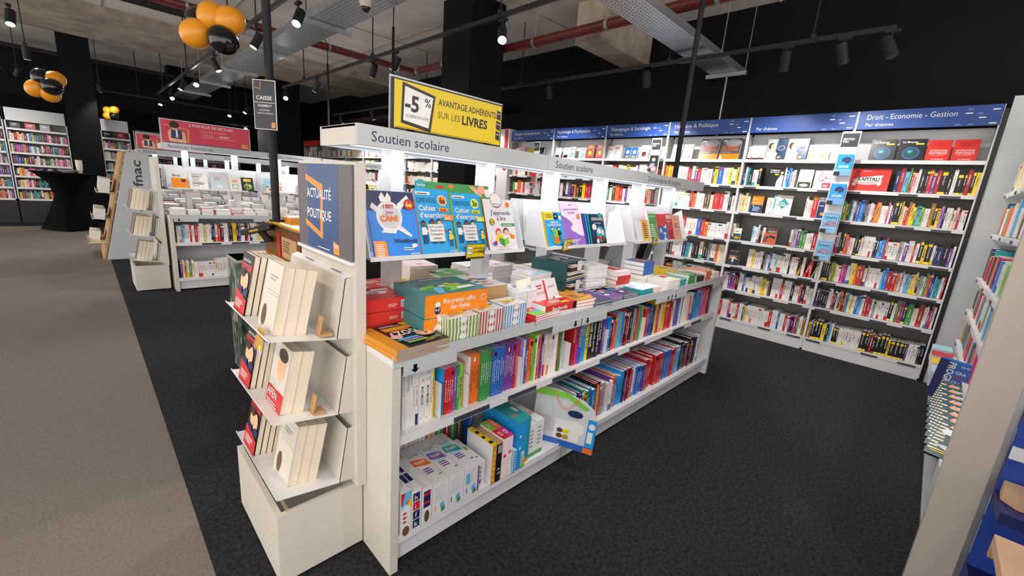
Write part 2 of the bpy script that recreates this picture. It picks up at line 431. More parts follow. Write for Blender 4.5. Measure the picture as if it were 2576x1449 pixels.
def graphics(mb,fr,w,h,items,L0=1):
    """cover art as flat shapes in 0..1 units: r rect, c ellipse, t text, p polygon, l pseudo lines of small print"""
    L=L0
    for it in items:
        k=it[0]
        if k=='r': mb.quad(fr,it[1]*w,it[2]*h,it[3]*w,it[4]*h,it[5],L)
        elif k=='c': mb.disc(fr,it[1]*w,it[2]*h,it[3]*w,it[4],L,ry=(it[5]*w if len(it)>5 else None))
        elif k=='p': mb.gpoly(fr,[(x*w,y*h) for x,y in it[1]],it[2],L)
        elif k=='t': mb.text(fr,it[1]*w,it[2]*h,it[3]*h,it[4],it[5],L,width=(it[6]*w if len(it)>6 else None),align=(it[7] if len(it)>7 else 'l'),bold=(it[8] if len(it)>8 else .01))
        elif k=='l':
            x0,y0,x1,y1,col,nl=it[1:7]; rr=random.Random(int(x0*100+y0*1000)); dy=(y1-y0)/nl
            for i in range(nl):
                mb.quad(fr,x0*w,(y0+dy*i)*h,(x0+(x1-x0)*rr.uniform(.6,1))*w,(y0+dy*(i+.45))*h,col,L)
        elif k=='f':   # small drawn figure: x,y feet, height, shirt, trousers, skin
            x,y,s_,sh,tr,sk=it[1:7]; X=x*w; Y=y*h; S=s_*h
            for sx in (-.09,.04): mb.quad(fr,X+sx*S,Y,X+(sx+.07)*S,Y+.42*S,tr,L)
            mb.gpoly(fr,[(X-.13*S,Y+.4*S),(X+.14*S,Y+.4*S),(X+.12*S,Y+.72*S),(X-.11*S,Y+.72*S)],sh,L+1)
            mb.gpoly(fr,[(X+.1*S,Y+.7*S),(X+.28*S,Y+.5*S),(X+.24*S,Y+.45*S),(X+.08*S,Y+.6*S)],sh,L+1)
            mb.disc(fr,X,Y+.92*S,.12*S,'hair',L+1,n=12); mb.disc(fr,X,Y+.85*S,.105*S,sk,L+2,n=12)
        L+=1 if k!='f' else 3
mat('hair','#3a2015',.6); mat('skin','#e8b48c',.5); mat('skin_d','#7a4a30',.5)
mat('cov_blue','#1a86e6',.3); mat('cov_sky','#22a0e6',.3); mat('cov_greV','#1f9fe0',.3); mat('cov_orange','#f08a1e',.3)
mat('cov_lime','#c9d82a',.3); mat('cov_lilac','#e9d3ee',.3); mat('cov_purple','#8f6cc4',.3); mat('cov_teal','#2f8f92',.3); mat('cov_red','#d0322c',.3)
mat('cov_green','#3f9c45',.3); mat('cov_darkgrn','#2c4a2a',.3); mat('cov_deep','#15365c',.3); mat('cov_cream','#f0e6d4',.4); mat('cov_rust','#b8582e',.4); mat('cov_gold','#dca63a',.4)
mat('sign_yellow','#dcc01a',.35,0,.03,3); mat('sign_dark','#2a2a2e',.4); mat('sign_pink','#d0304f',.4,0,.1,2); mat('sign_navy','#2b4a7c',.35); mat('sign_orange','#d08a3a',.4); mat('sign_grey','#5a555c',.4)
def cover_book(fr,w,h,t,face,items,label,name='displayed_book',group=None,pg='page_white',spine=None,cat='book'):
    """a book standing cover out; fr origin = cover bottom-left; spine on the left"""
    th=thing(name,fr.o,label,cat,group)
    mb=MB(); e=.0015
    mb.box(fr,0,w,0,e,0,h,face); mb.box(fr,0,w,t-e,t,0,h,face); mb.box(fr,0,.0015,e,t-e,0,h,spine or face)
    graphics(mb,fr,w,h,items)
    mb.build('cover',th)
    p=MB(); p.box(fr,.0015,w-.003,e,t-e,.002,h-.002,pg); p.build('page_block',th)
    return th
# ---------------------------------------------------------------- islands
def tray_side(mb,x,y,s,e=.004):
    pts=[(x,y,1.245),(x,y+.085*s,1.49),(x,y+.165*s,1.44),(x,y+.17*s,1.245)]
    mb.prism(pts,(e,0,0),'white')
def price_sign(x,y,z,label,yaw=0,s=1.0):
    f=Fr((x,y,z),(1,0,0),(0,-1,0)).yaw(yaw)
    t=thing('price_sign',f.o,label,'sign','yellow discount signs clipped to the shelves')
    m=MB(); m.box(f,0,.1*s,.0,.002,0,.062*s,'black'); m.build('holder',t)
    m=MB(); m.box(f,.002*s,.098*s,-.0012,0,.003*s,.06*s,'sign_yellow')
    g=Fr(f.p(0,-.0014,0),f.r,f.n,f.u)
    graphics(m,g,.1*s,.062*s,[('r',.05,.3,.3,.88,'k'),('r',.065,.33,.285,.85,'w'),('t',.08,.48,.22,'-5%','k',.19),('t',.36,.66,.12,'AVANTAGE ADHÉRENTS','k',.56),('t',.36,.4,.14,'SUR LES','k',.2),('t',.58,.4,.18,'LIVRES','k',.32,'l',.03),('r',.92,.3,.97,.7,'k'),('r',.04,.08,.96,.14,'k')])
    m.build('card',t)
def island(x0,y0,hz,label,signs,title_h=.045,near_detail=True,arrows=True):
    """x0,y0: near front corner of the end panel; three bays along x; mirror symmetric in y"""
    D=1.01; Lx=3.30
    t=thing('book_display_island',(x0+Lx/2,y0+D/2,0),label,'display island')
    W=lambda m,a,b,c,d,e,f,k,**kw: m.wb(x0+a,x0+b,y0+c,y0+d,e,f,k,**kw)
    for a,nm in ((0,'end_panel'),(Lx-.035,'end_panel')):
        m=MB(); W(m,a,a+.035,0,D,0,.905,'warm_white' if a==0 else 'white'); m.build(nm,t)
    m=MB(); W(m,.035,Lx-.035,.035,D-.035,0.02,.14,'white'); 
    for q in (1.13,2.24): W(m,q,q+.004,.0335,.036,.02,.14,'shelf_back')
    m.build('plinth',t)
    m=MB(); W(m,.035,Lx-.035,.49,.52,.14,.9,'white'); m.build('centre_panel',t)
    for s in (0,1):
        f=lambda a,b: (a,b) if s==0 else (D-b,D-a)
        m=MB(); c=f(.01,.49); W(m,.035,Lx-.035,c[0],c[1],.14,.155,'white'); c=f(.005,.012); W(m,.035,Lx-.035,c[0],c[1],.125,.16,'white'); m.build('shelf',t)
        m=MB(); c=f(.02,.49); W(m,.035,Lx-.035,c[0],c[1],.585,.6,'white'); c=f(.015,.022); W(m,.035,Lx-.035,c[0],c[1],.565,.603,'white'); sh=m.build('shelf',t)
        if s==0:
            for a in (.3,.62,.95,1.4,1.75,2.4,2.75):
                m=MB(); W(m,a,a+.2,.011,.0148,.57,.592,'label_rail'); m.build('label_strip',sh)
        for q in (1.125,2.235):
            m=MB(); c=f(.2,.49); W(m,q,q+.012,c[0],c[1],.155,.9,'white'); m.build('divider',t)
    m=MB(); W(m,0,Lx,.0,D,.905,.93,'white')
    for q in (1.125,2.235): W(m,q,q+.003,-.001,D,.93,.9305,'shelf_back')
    m.build('worktop',t)
    m=MB()
    for c in ((-.006,0),(D,D+.006)): W(m,0,Lx,c[0],c[1],.9,.948,'grey_sign')
    lip=m.build('front_lip',t)
    if arrows:
        for a in (.04,.88,1.13,1.98,2.24,3.02):
            m=MB(); W(m,a,a+.24,-.009,-.0065,.862,.905,'grey_sign')
            g=Fr((x0+a+(.03 if a in (.04,1.13,2.24) else .17),y0-.0092,.866),(1,0,0),(0,-1,0))
            m.gpoly(g,[(.0,.016),(.018,0),(.036,.016),(.026,.016),(.026,.034),(.010,.034),(.010,.016)],'black',1)
            m.build('arrow_tab',t)
    for px in (.275,.82,1.365,1.91,2.455,3.0):
        m=MB(); W(m,px-.03,px+.03,.46,.55,.93,hz-.07,'white'); m.build('post',t)
    hx0,hx1=.03,Lx-.0
    m=MB(); W(m,hx0,hx1,.325,.345,hz-.076,hz,'grey_sign'); W(m,hx0,hx1,.655,.675,hz-.076,hz,'grey_sign'); W(m,hx0,hx0+.015,.345,.655,hz-.076,hz,'warm_white'); W(m,hx1-.015,hx1,.345,.655,hz-.076,hz,'grey_sign'); W(m,hx0,hx1,.345,.655,hz-.01,hz-.002,'white'); W(m,hx0+.015,hx1-.015,.345,.655,hz-.06,hz-.05,'white')
    for q in (1.11,2.2): W(m,q,q+.002,.3245,.326,hz-.076,hz,'shelf_back')
    hd=m.build('header',t)
    m=MB()
    for (a,wd,s_) in signs:
        m=MB(); g=Fr((x0+a,y0+.325,hz-.058),(1,0,0),(0,-1,0)); m.text(g,0,0,.038,s_,'navy_text',1,width=-wd,bold=.0); m.build('lettering',hd)
    m=MB()
    for c in (.40,.60): W(m,hx0+.03,hx1-.03,c-.008,c+.008,hz-.063,hz-.0605,'led')
    m.build('led_strip',hd)
    for i in range(3):
        for c,rt in ((.40,0),(.60,0)):
            l=area_light('header_led',(x0+.58+i*1.08,y0+c,hz-.066),1.0,.03,1.0,(.86,.91,1.0)); l.parent=t; l.location=Vector(l.location)-Vector(t.location)
    # trays
    for s in (0,1):
        for (a,b_) in ((.042,.90),(1.078,1.93),(2.068,2.94)):
            m=MB(); yy=(lambda v: y0+v) if s==0 else (lambda v:y0+D-v); sg=1 if s==0 else -1
            lo,hi=sorted((yy(.25),yy(.42))); m.wb(x0+a,x0+b_,lo,hi,1.243,1.247,'white')
            lo,hi=sorted((yy(.246),yy(.25))); m.wb(x0+a,x0+b_,lo,hi,1.238,1.256,'white')
            P=[(x0+a,yy(.415),1.247),(x0+b_,yy(.415),1.247),(x0+b_,yy(.455),1.50),(x0+a,yy(.455),1.50)]
            m.prism(P,(0,.003*sg,0),'white')
            tray_side(m,x0+a,yy(.25),sg); 
            tray_side(m,x0+b_-.004,yy(.25),sg)
            m.build('display_tray',t)
    return t
X0,Y0=.712,1.25
MI=island(X0,Y0,1.745,'white bookshop island with Soutien scolaire header, lit from beneath',[(.085,.36,'Soutien scolaire'),(1.18,.36,'Soutien scolaire'),(2.25,.56,'Dictionnaires & langues')])
S2=(X0-.006,6.46)
SI=island(S2[0],S2[1],1.785,'white bookshop island with Sciences humaines header beside the aisle',[(.096,.46,'Sciences humaines'),(1.18,.48,'Sciences humaines'),(2.36,.48,'Sciences humaines')])
RI=island(.712,9.57,1.745,'white Roman island, nearer of the two behind Sciences humaines',[(.12,.18,'Roman'),(1.3,.18,'Roman')])
RI2=island(.712,11.6,1.745,'white Roman island, farthest island before the back wall',[(.05,.18,'Roman'),(1.3,.18,'Roman')])
# ---------------------------------------------------------------- slanted tower stands at the island ends
def tower(dx,dy,label,sign,simple=False):
    t=thing('tower_display_stand',(.54+dx,1.757+dy,0),label,'display stand','tower stands at the island ends')
    W=lambda m,a,b,c,d,e,f,k: m.wb(a+dx,b+dx,c+dy,d+dy,e,f,k)
    m=MB(); x0,x1,y0,y1=.379,.706,1.475,2.04
    W(m,x0,x0+.02,y0,y1,.012,.312,'warm_white'); W(m,x1-.02,x1,y0,y1,.012,.312,'warm_white'); W(m,x0+.02,x1-.02,y0,y0+.02,.012,.312,'warm_white'); W(m,x0+.02,x1-.02,y1-.02,y1,.012,.312,'warm_white'); W(m,x0+.02,x1-.02,y0+.02,y1-.02,.2,.21,'warm_white')
    for a in (x0+.03,x1-.03):
        for c in (y0+.03,y1-.03): m.tube((a+dx,c+dy,0),(a+dx,c+dy,.013),.012,'metal',8)
    m.build('base_box',t)
    m=MB(); W(m,.672,.71,1.445,1.985,.315,1.60,'warm_white'); m.build('back_panel',t)
    if sign:
        m=MB(); W(m,.664,.671,1.455,1.98,1.25,1.59,'sign_grey')
        g=Fr((.664+dx,1.98+dy,1.25),(0,-1,0),(-1,0,0))
        w,h=.525,.34
        m.quad(g,.2*w,0,.78*w,h,'sign_navy',1)
        fr_=[(.2,.88),(.48,.8),(.48,.1),(.22,.24),(.22,.30),(.44,.19),(.44,.75),(.2,.82)]
        m.gpoly(g,[(x*w,y*h) for x,y in ((.175,.88),(.515,.77),(.47,.70),(.175,.81))],'sign_orange',2)
        m.gpoly(g,[(x*w,y*h) for x,y in ((.515,.77),(.50,.14),(.455,.22),(.47,.70))],'sign_orange',2)
        m.gpoly(g,[(x*w,y*h) for x,y in ((.50,.14),(.16,.27),(.16,.34),(.455,.22))],'sign_orange',2)
        m.text(g,.2*w,.61*h,.037,'ACTUALITÉ','w',3,width=-.46*w,bold=.012); m.text(g,.2*w,.375*h,.037,'POLITIQUE','w',3,width=-.46*w,bold=.012)
        m.gpoly(g,[(.69*w,.16*h),(.79*w,.13*h),(.79*w,-.0+.005),(.69*w,.02*h)],'sign_orange',2); m.text(g,.695*w,.09*h,.02,'fnac','w',3,width=.085*w,bold=0)
        m.quad(g,.4*w,.035*h,.62*w,.045*h,'w',3)
        W(m,.655,.671,1.45,1.985,1.238,1.25,'white')
        m.build('sign_panel',t)
    for i,zt in enumerate((.998,.69,.385)):
        m=MB(); xb=.61; zb=zt-.035
        m.prism([(x0+dx,1.475+dy,zt),(xb+dx,1.475+dy,zb),(xb+dx,2.04+dy,zb),(x0+dx,2.04+dy,zt)],(0,0,-.003),'white')
        m.prism([(x0+dx,1.475+dy,zt+.006),(x0+dx,2.04+dy,zt+.006),(x0+dx,2.04+dy,zt-.003),(x0+dx,1.475+dy,zt-.003)],(.002,0,0),'white')
        m.build('shelf',t)
        m=MB() # leaning back bin with side cheeks
        m.prism([(xb+dx,1.475+dy,zb),(xb+dx,2.04+dy,zb),(xb+.035+dx,2.04+dy,zb+.225),(xb+.035+dx,1.475+dy,zb+.225)],(.003,0,0),'warm_white')
        if i==0: m.prism([(xb+.035+dx,1.475+dy,zb+.225),(xb+.035+dx,2.04+dy,zb+.225),(.672+dx,2.04+dy,zb+.235),(.672+dx,1.475+dy,zb+.235)],(0,0,-.003),'white')
        for yy in (1.475,2.038):
            m.prism([(xb+dx,yy+dy,zb),(.672+dx,yy+dy,zb-.012),(.672+dx,yy+dy,zb+.232),(xb+.035+dx,yy+dy,zb+.225)],(0,.002,0),'warm_white')
        if i==0:
            for c in (1.53,1.8): m.wb(.652+dx,.656+dx,c+dy,c+.09+dy,zb+.236,zb+.2375,'black')
        m.build('bin_back',t)
    return t
tower(0,0,'white slanted tower stand with ACTUALITÉ POLITIQUE sign at the island end',True)
tower(-.033,5.16,'white slanted tower stand at the near end of the Sciences humaines island',False)
def tfr(x,y,zt,deg=12):   # frame on a tower shelf, facing -x
    return Fr((x,y,zt-(x-.379)*.15),(0,-1,0),(-1,0,0)).lean(deg)
FACES=[('r',0,0,1,1,'k'),('t',.12,.86,.05,'Jacques Duval','w',.7),('r',.06,.72,.94,.82,'r'),('l',.12,.735,.88,.80,'k',2),
  ('c',.35,.55,.17,'skin',.24),('c',.35,.66,.18,'hair',.12),('c',.68,.52,.19,'skin',.26),('p',[(.5,.3),(.95,.3),(1,.42),(.8,.46),(.6,.4)],'n'),('p',[(.05,.3),(.5,.3),(.45,.42),(.2,.45)],'n'),
  ('p',[(0,0),(1,0),(1,.26),(0,.36)],'r'),('l',.1,.08,.85,.22,'w',4)]
def flopped(fr,w,h,t,n,face,items,where,pg='page_warm',curl=False,grp=None):
    for i in range(n):
        f=fr.at(0,t*i*1.02,0)
        if i==0:
            th=cover_book(f,w,h,t,face,items,'front copy of '+where,'paperback',grp,pg,face,'book')
        else:
            m=MB(); e=.0012
            m.box(f,0,w,0,e,0,h,face); m.box(f,0,w,t-e,t,0,h,face); m.box(f,0,.002,e,t-e,0,h,face); m.box(f,.002,w-.001,e,t-e,.0,h-.001,pg)
            one('paperback',m,ORD(i+1)+' copy from the front of '+where,'book',grp)
A_=[(.998,3,.037),(.69,2,.040),(.385,3,.036)]
for k,(zt,n,th) in enumerate(A_):
    lvl=('top','middle','bottom')[k]
    flopped(tfr(.392,1.955,zt),.15,.235,.022,5 if k==0 else 4,'k' if k<2 else 'k',FACES[1:],'the black red paperbacks, %s tower shelf'%lvl,grp='political paperbacks on the near tower stand')
    d=[('r',.25,.55,.95,.6,'c_a'),('r',.27,.56,.93,.59,'page_warm'),('l',.3,.75,.8,.85,'a',2),('c',.3,.2,.14,'d',.25)] if k!=1 else [('r',0,0,1,.3,'r'),('c',.6,.65,.25,'skin',.3),('c',.62,.85,.28,'hair',.15),('t',.05,.3,.12,'LHEZ','w',.8),('t',.05,.14,.12,'AFEN','w',.8),('l',.1,.02,.9,.1,'w',2)]
    flopped(tfr(.41+.012*k,1.70,zt),.165,.245,th,n,'warm_white',d,'the thick cream paperbacks, %s tower shelf'%lvl,grp='thick cream paperbacks on the near tower stand')
for k,(zt,lvl) in enumerate(((.998,'top'),(.69,'middle'))):   # little card easels behind the piles
    m=MB(); xb=.392+.02+(.037*3 if k==0 else .040*2)+.012+.012
    f=Fr((xb+.012,1.52,zt-.022-(.004 if k==0 else 0)),(0,-1,0),(-1,0,0)).lean(12)
    m.box(f,-.02,.02,-.002,.0,0,.075,'brown_card'); m.wb(xb+.01,xb+.055,1.49,1.545,zt-.026,zt-.016,'brown_card'); m.wb(xb+.015,xb+.03,1.515,1.519,zt-.02,zt+.02,'brown_card')
    one('card_easel',m,'small brown card easel behind the cream paperbacks, %s tower shelf'%lvl,'easel','card easels on the tower stand')
m=MB(); f=Fr((.374,1.63,.93),(0,-1,0),(-1,0,0)).lean(14)
t=thing('price_holder',f.o,'clear acrylic price holder with yellow card on the top tower shelf edge','price holder')
m.box(f,0,.095,0,.003,0,.1,'clear'); m.build('acrylic_sleeve',t); m=MB(); m.box(f,.012,.085,-.0012,-.0002,.012,.085,'c_D'); m.quad(f,.06,.012,.085,.03,'y',4); m.build('card',t)
# books on the far tower
for k,(zt,x,w,h) in enumerate(((.998,.36,.17,.23),(.69,.36,.17,.23),(.385,.36,.17,.23))):
    for g in range(2 if k<2 else 1):
        for i in range(4):
            f=Fr((x+.02+i*.036,5.16+(1.72 if g==0 else 1.97),zt-.006-i*.005),(0,-1,0),(-1,0,0)).lean(12)
            m=MB(); m.box(f,0,w,0,.034,0,h,'c_d' if i==0 else 'warm_white',sides='page_warm',top='page_warm')
            one('paperback',m,'%s thick paperback from the front, %s pile on the %s shelf of the far tower'%(ORD(i+1),'right' if g==0 else 'left',('top','middle','bottom')[k]),'book','paperbacks on the far tower stand')

# ---------------------------------------------------------------- books on the tray
def tf(x,b=0,deg=19): return Fr((x,Y0+.254+b,1.2475),(1,0,0),(0,-1,0)).lean(deg)
WB=[('p',[(0,.7),(1,.75),(1,1),(0,1)],'c_n'),('p',[(0,.0),(.5,.35),(0,.6)],'c_B'),('c',.42,.62,.27,'w',.3),('c',.42,.62,.23,'A',.25),
 ('p',[(.1,.82),(.3,.7),(.25,.62),(.05,.75)],'w'),('p',[(.2,.38),(.5,.36),(.55,.42),(.3,.46)],'w'),('p',[(.6,.5),(.85,.33),(.82,.30),(.55,.42)],'w'),('p',[(.6,.8),(.85,.95),(.88,.9),(.66,.7)],'w'),('p',[(.25,.9),(.32,.98),(.38,.9),(.44,.98),(.5,.9),(.48,.83),(.27,.83)],'w'),
 ('t',.42,.74,.055,'I BET','r',.3,'c',.03),('t',.42,.655,.055,'you','m',.3,'c'),('t',.4,.545,.085,'CAN!','o',.36,'c',.04),
 ('c',.86,.80,.11,'r',.11),('t',.86,.765,.08,'6e','Y',.13,'c',.03),
 ('t',.95,.22,.06,'Workbook','n',.55,'r',.03),('c',.86,.17,.07,'w',.035),('l',.6,.1,.95,.16,'w',2),('t',.95,.03,.03,'MAGNARD','w',.2,'r'),
 ('p',[(.0,0),(.26,0),(.26,.22),(.22,.25),(0,.25)],'cov_orange'),('l',.04,.03,.22,.22,'w',7)]
cover_book(tf(X0+.064),.212,.272,.007,'cov_blue',WB,'blue workbook with white splash, leftmost cover on the near tray','workbook','workbooks on the tray')
def grev(n,col):
    return [('r',.0,.0,.0,.0,'w'),('r',.04,.91,.45,.955,'w'),('l',.07,.92,.42,.95,'k',1),('t',.04,.79,.075,'GREVISSE','e',.56,'l',0),('c',.78,.83,.14,'w',.14),('c',.78,.83,.12,col,.12),('t',.78,.785,.09,n,'k',.16,'c',.03),
     ('t',.06,.67,.08,'Cahier','w',.5,'l',.02),('t',.06,.565,.08,"d'exercices",'w',.78,'l',.02),('r',.62,.655,.92,.715,col),('l',.66,.665,.88,.705,'k',2),
     ('f',.12,.17,.34,'w','k','skin_d'),('f',.38,.17,.36,'b','n','skin_d'),('f',.58,.17,.36,'r','k','skin'),('f',.86,.12,.26,'y','n','skin'),('r',.22,.2,.68,.46,'w'),
     ('t',.45,.405,.035,'Orthographe','k',.4,'c',0),('t',.45,.35,.035,'Grammaire','k',.36,'c',0),('t',.45,.295,.035,'Conjugaison','k',.38,'c',0),('t',.45,.235,.035,'Lexique','k',.28,'c',0),
     ('r',.72,.52,1,.6,col),('l',.75,.535,.96,.585,'w',2),('t',.97,.03,.025,'MAGNARD','w',.2,'r')]
cover_book(tf(X0+.283),.178,.292,.018,'cov_greV',grev('6e','cov_orange'),'sky blue exercise book with orange spine and orange 6e badge','workbook','workbooks on the tray','page_white','cov_orange')
cover_book(tf(X0+.475),.172,.283,.012,'cov_greV',grev('3e','cov_lime'),'sky blue exercise book with lime spine and lime 3e badge','workbook','workbooks on the tray','page_white','cov_lime')
JL=[('c',.45,.98,.2,'r',.2),('c',.45,.985,.185,'w',.185),('t',.45,.89,.035,'Méthode','n',.24,'c',0),('t',.45,.845,.035,'lecture','n',.24,'c',0),('c',.83,.9,.07,'o',.07),('t',.83,.885,.03,'1','y',.05,'c'),
 ('t',.2,.70,.085,"J'apprends",'n',.68,'l',-.004),('t',.38,.59,.085,'à lire','n',.42,'l',-.004),('c',.2,.56,.085,'k',.085),('c',.2,.56,.07,'Y',.07),('l',.13,.53,.27,.59,'k',3),
 ('r',.5,.48,.98,.53,'g'),('l',.54,.49,.94,.52,'w',1),('c',.5,.2,.42,'P',.17),('c',.36,.36,.09,'r',.1),('c',.36,.34,.075,'skin',.08),('c',.62,.37,.09,'hair',.1),('c',.62,.35,.075,'skin',.08),
 ('p',[(.26,.3),(.48,.3),(.5,.18),(.24,.18)],'y'),('p',[(.5,.3),(.72,.3),(.76,.18),(.5,.18)],'w'),('p',[(.34,.26),(.5,.22),(.5,.08),(.34,.14)],'g'),('p',[(.66,.26),(.5,.22),(.5,.08),(.66,.14)],'G'),('p',[(.72,.34),(.9,.28),(.88,.22),(.74,.24)],'o'),('p',[(.1,.16),(.22,.2),(.26,.13),(.14,.1)],'v'),('l',.18,.02,.8,.05,'a',1)]
cover_book(tf(X0+.665),.195,.262,.012,'white',JL,'white reading book with a drawing of reading children','workbook','workbooks on the tray','page_white','r')
cover_book(tf(X0+.30,.022,16).at(0,0,.02),.42,.30,.003,'cov_green',[('r',0,.75,.12,1,'i'),('c',.07,.93,.07,'t',.07),('t',.02,.93,.04,'bordas','w',.1),('r',.13,.8,1,1,'g'),('c',.3,.93,.05,'r',.02),('c',.45,.95,.04,'o',.02),('p',[(.7,.98),(.78,.98),(.9,.82),(.82,.82)],'s'),('c',.88,.93,.06,'s',.05),('c',.97,.88,.05,'w',.05)],'green illustrated poster board standing behind the sky blue exercise books','poster_board')
price_sign(X0+.50,Y0+.238,1.222,'yellow discount sign hanging below the sky blue exercise books',0,1.12)
# tray 2
OV=[('r',0,.78,.5,1,'Y'),('t',.04,.9,.05,"L'ÉNIGME DES",'k',.42,'l',.01),('t',.04,.83,.06,'VACANCES','k',.42,'l',.01),('c',.66,.88,.13,'k',.13),('t',.66,.86,.05,'BD','w',.14,'c'),('c',.9,.84,.08,'w',.09),('t',.5,.68,.06,'OBJECTIF','w',.6,'c',.02),('t',.5,.6,.06,'PLANÈTE VERTE','w',.8,'c',.02),('c',.5,.3,.28,'G',.3),('f',.32,.2,.38,'t','b','skin'),('f',.7,.18,.4,'k','n','skin'),('c',.5,.2,.12,'o',.16),('l',.1,.03,.5,.06,'w',1)]
for i in range(3):
    cover_book(tf(X0+1.083+i*.0,.0+.012*(2-i)).at(.012*i,0,0) if i==2 else tf(X0+1.083+.012*i,.012*(2-i)),.15,.205,.010,'cov_sky' if i==2 else 'y',OV if i==2 else [],('blue and yellow holiday puzzle book in front of two copies' if i==2 else ('yellow copy furthest left' if i==0 else 'middle yellow copy')+' behind the blue holiday puzzle book'),'workbook','holiday puzzle books','page_white','y')
CV=[('p',[(0,0),(1,0),(1,.2),(.8,.22),(.6,.28),(.4,.4),(.5,.5),(.62,.46),(.4,.62),(.2,.72),(0,.78)],'cov_purple'),('p',[(0,.78),(.2,.74),(.45,.62),(.75,.32),(.82,.24),(.78,.22),(.6,.42),(.4,.56),(.2,.66),(0,.72)],'w'),('c',.55,.4,.2,'P',.12),('t',.5,.93,.025,'HONEY','n',.2,'c'),('t',.5,.82,.055,'Cahier de vacances','n',.75,'c',-.004),('t',.5,.74,.055,'feminist','n',.4,'c',-.004),('c',.82,.66,.085,'D',.085),('l',.2,.08,.8,.15,'w',3),('c',.5,.04,.03,'w',.03)]
cover_book(tf(X0+1.275,-.0).side(-3),.19,.262,.008,'cov_lilac',CV,'lilac holiday notebook with a purple wave drawing','workbook','workbooks on the tray','page_white','cov_purple')
LG=[('r',0,0,1,.2,'k'),('t',.5,.8,.09,'LÉGENDAIRES','c',.84,'c',.02),('t',.5,.69,.04,'Petites énigmes','w',.6,'c'),('c',.75,.97,.18,'t',.1),('c',.2,.58,.16,'w',.13),('c',.6,.35,.33,'t',.34),('c',.5,.45,.14,'w',.12),('c',.75,.4,.12,'A',.12),('c',.4,.2,.14,'r',.14),('c',.72,.2,.12,'d',.12),('c',.3,.12,.1,'w',.1)]
for i in range(4):
    c_=['v','i','t','cov_deep'][i]
    cover_book(tf(X0+1.51+.013*i,.010*(3-i)),.15,.20,.009,c_,LG if i==3 else [],('dark blue comic puzzle book with crowd of white shapes' if i==3 else ('violet','light blue','teal')[i]+' topped spine beside the dark blue comic puzzle book'),'workbook','comic puzzle books','page_white','k')
price_sign(X0+1.21,Y0+.236,1.222,'tilted yellow discount sign below the holiday puzzle book',-12,1.15)
# tray 3
T3=[(.008,.07,.16,'w',[('r',.1,.1,.9,.9,'w')],'thin white notebook'),(.075,.10,.165,'cov_gold',[('l',.2,.1,.8,.9,'d',9),('r',.1,0,.9,.15,'Y')],'ochre paperback with yellow foot'),
 (.185,.14,.235,'white',[('r',.12,.08,.98,.92,'cov_green'),('t',.2,.8,.07,'Le travail','w',.6),('c',.86,.5,.1,'D',.1),('l',.2,.15,.8,.6,'w',7)],'green Le travail book with white border'),
 (.335,.15,.215,'cov_red',[('r',0,0,1,.55,'b'),('t',.05,.5,.09,'glais','n',.4),('t',.1,.3,.2,'A','w',.35,'l',.04),('t',.45,.05,.25,'Z','w',.4,'l',.04),('p',[(.55,.5),(.95,.6),(.9,.45)],'w')],'red and blue English A to Z book'),
 (.49,.11,.22,'cov_red',[('r',0,.8,.9,.95,'p'),('t',.05,.68,.07,'cherelle','w',.7),('c',.3,.55,.25,'b',.08),('l',.2,.1,.8,.4,'n',4)],'red school reference book'),
 (.60,.14,.21,'c_s',[('t',.2,.8,.05,'Grammaire','r',.6),('l',.2,.5,.8,.7,'d',3),('c',.5,.3,.2,'d',.16),('c',.5,.3,.18,'s',.14)],'dusty pink book at the right end')]
for x,w,h,c_,it,l in T3: cover_book(tf(X0+2.12+x,.0),w,h,.012,c_,it,l+' on the farthest tray','workbook','books on the farthest tray')
price_sign(X0+2.3,Y0+.236,1.222,'small yellow discount sign under the ochre paperback, farthest tray',-8,1.0)
for k,x in enumerate((.925,.955,.985)):
    m=MB(); f=Fr((X0+x,Y0+.5+.06,1.2475),(0,-1,0),(-1,0,0)).at(0,0,0).lean(12); m.box(f,0,.18,0,.02,0,.24,'white',sides='page_white',top='page_white')
    pass
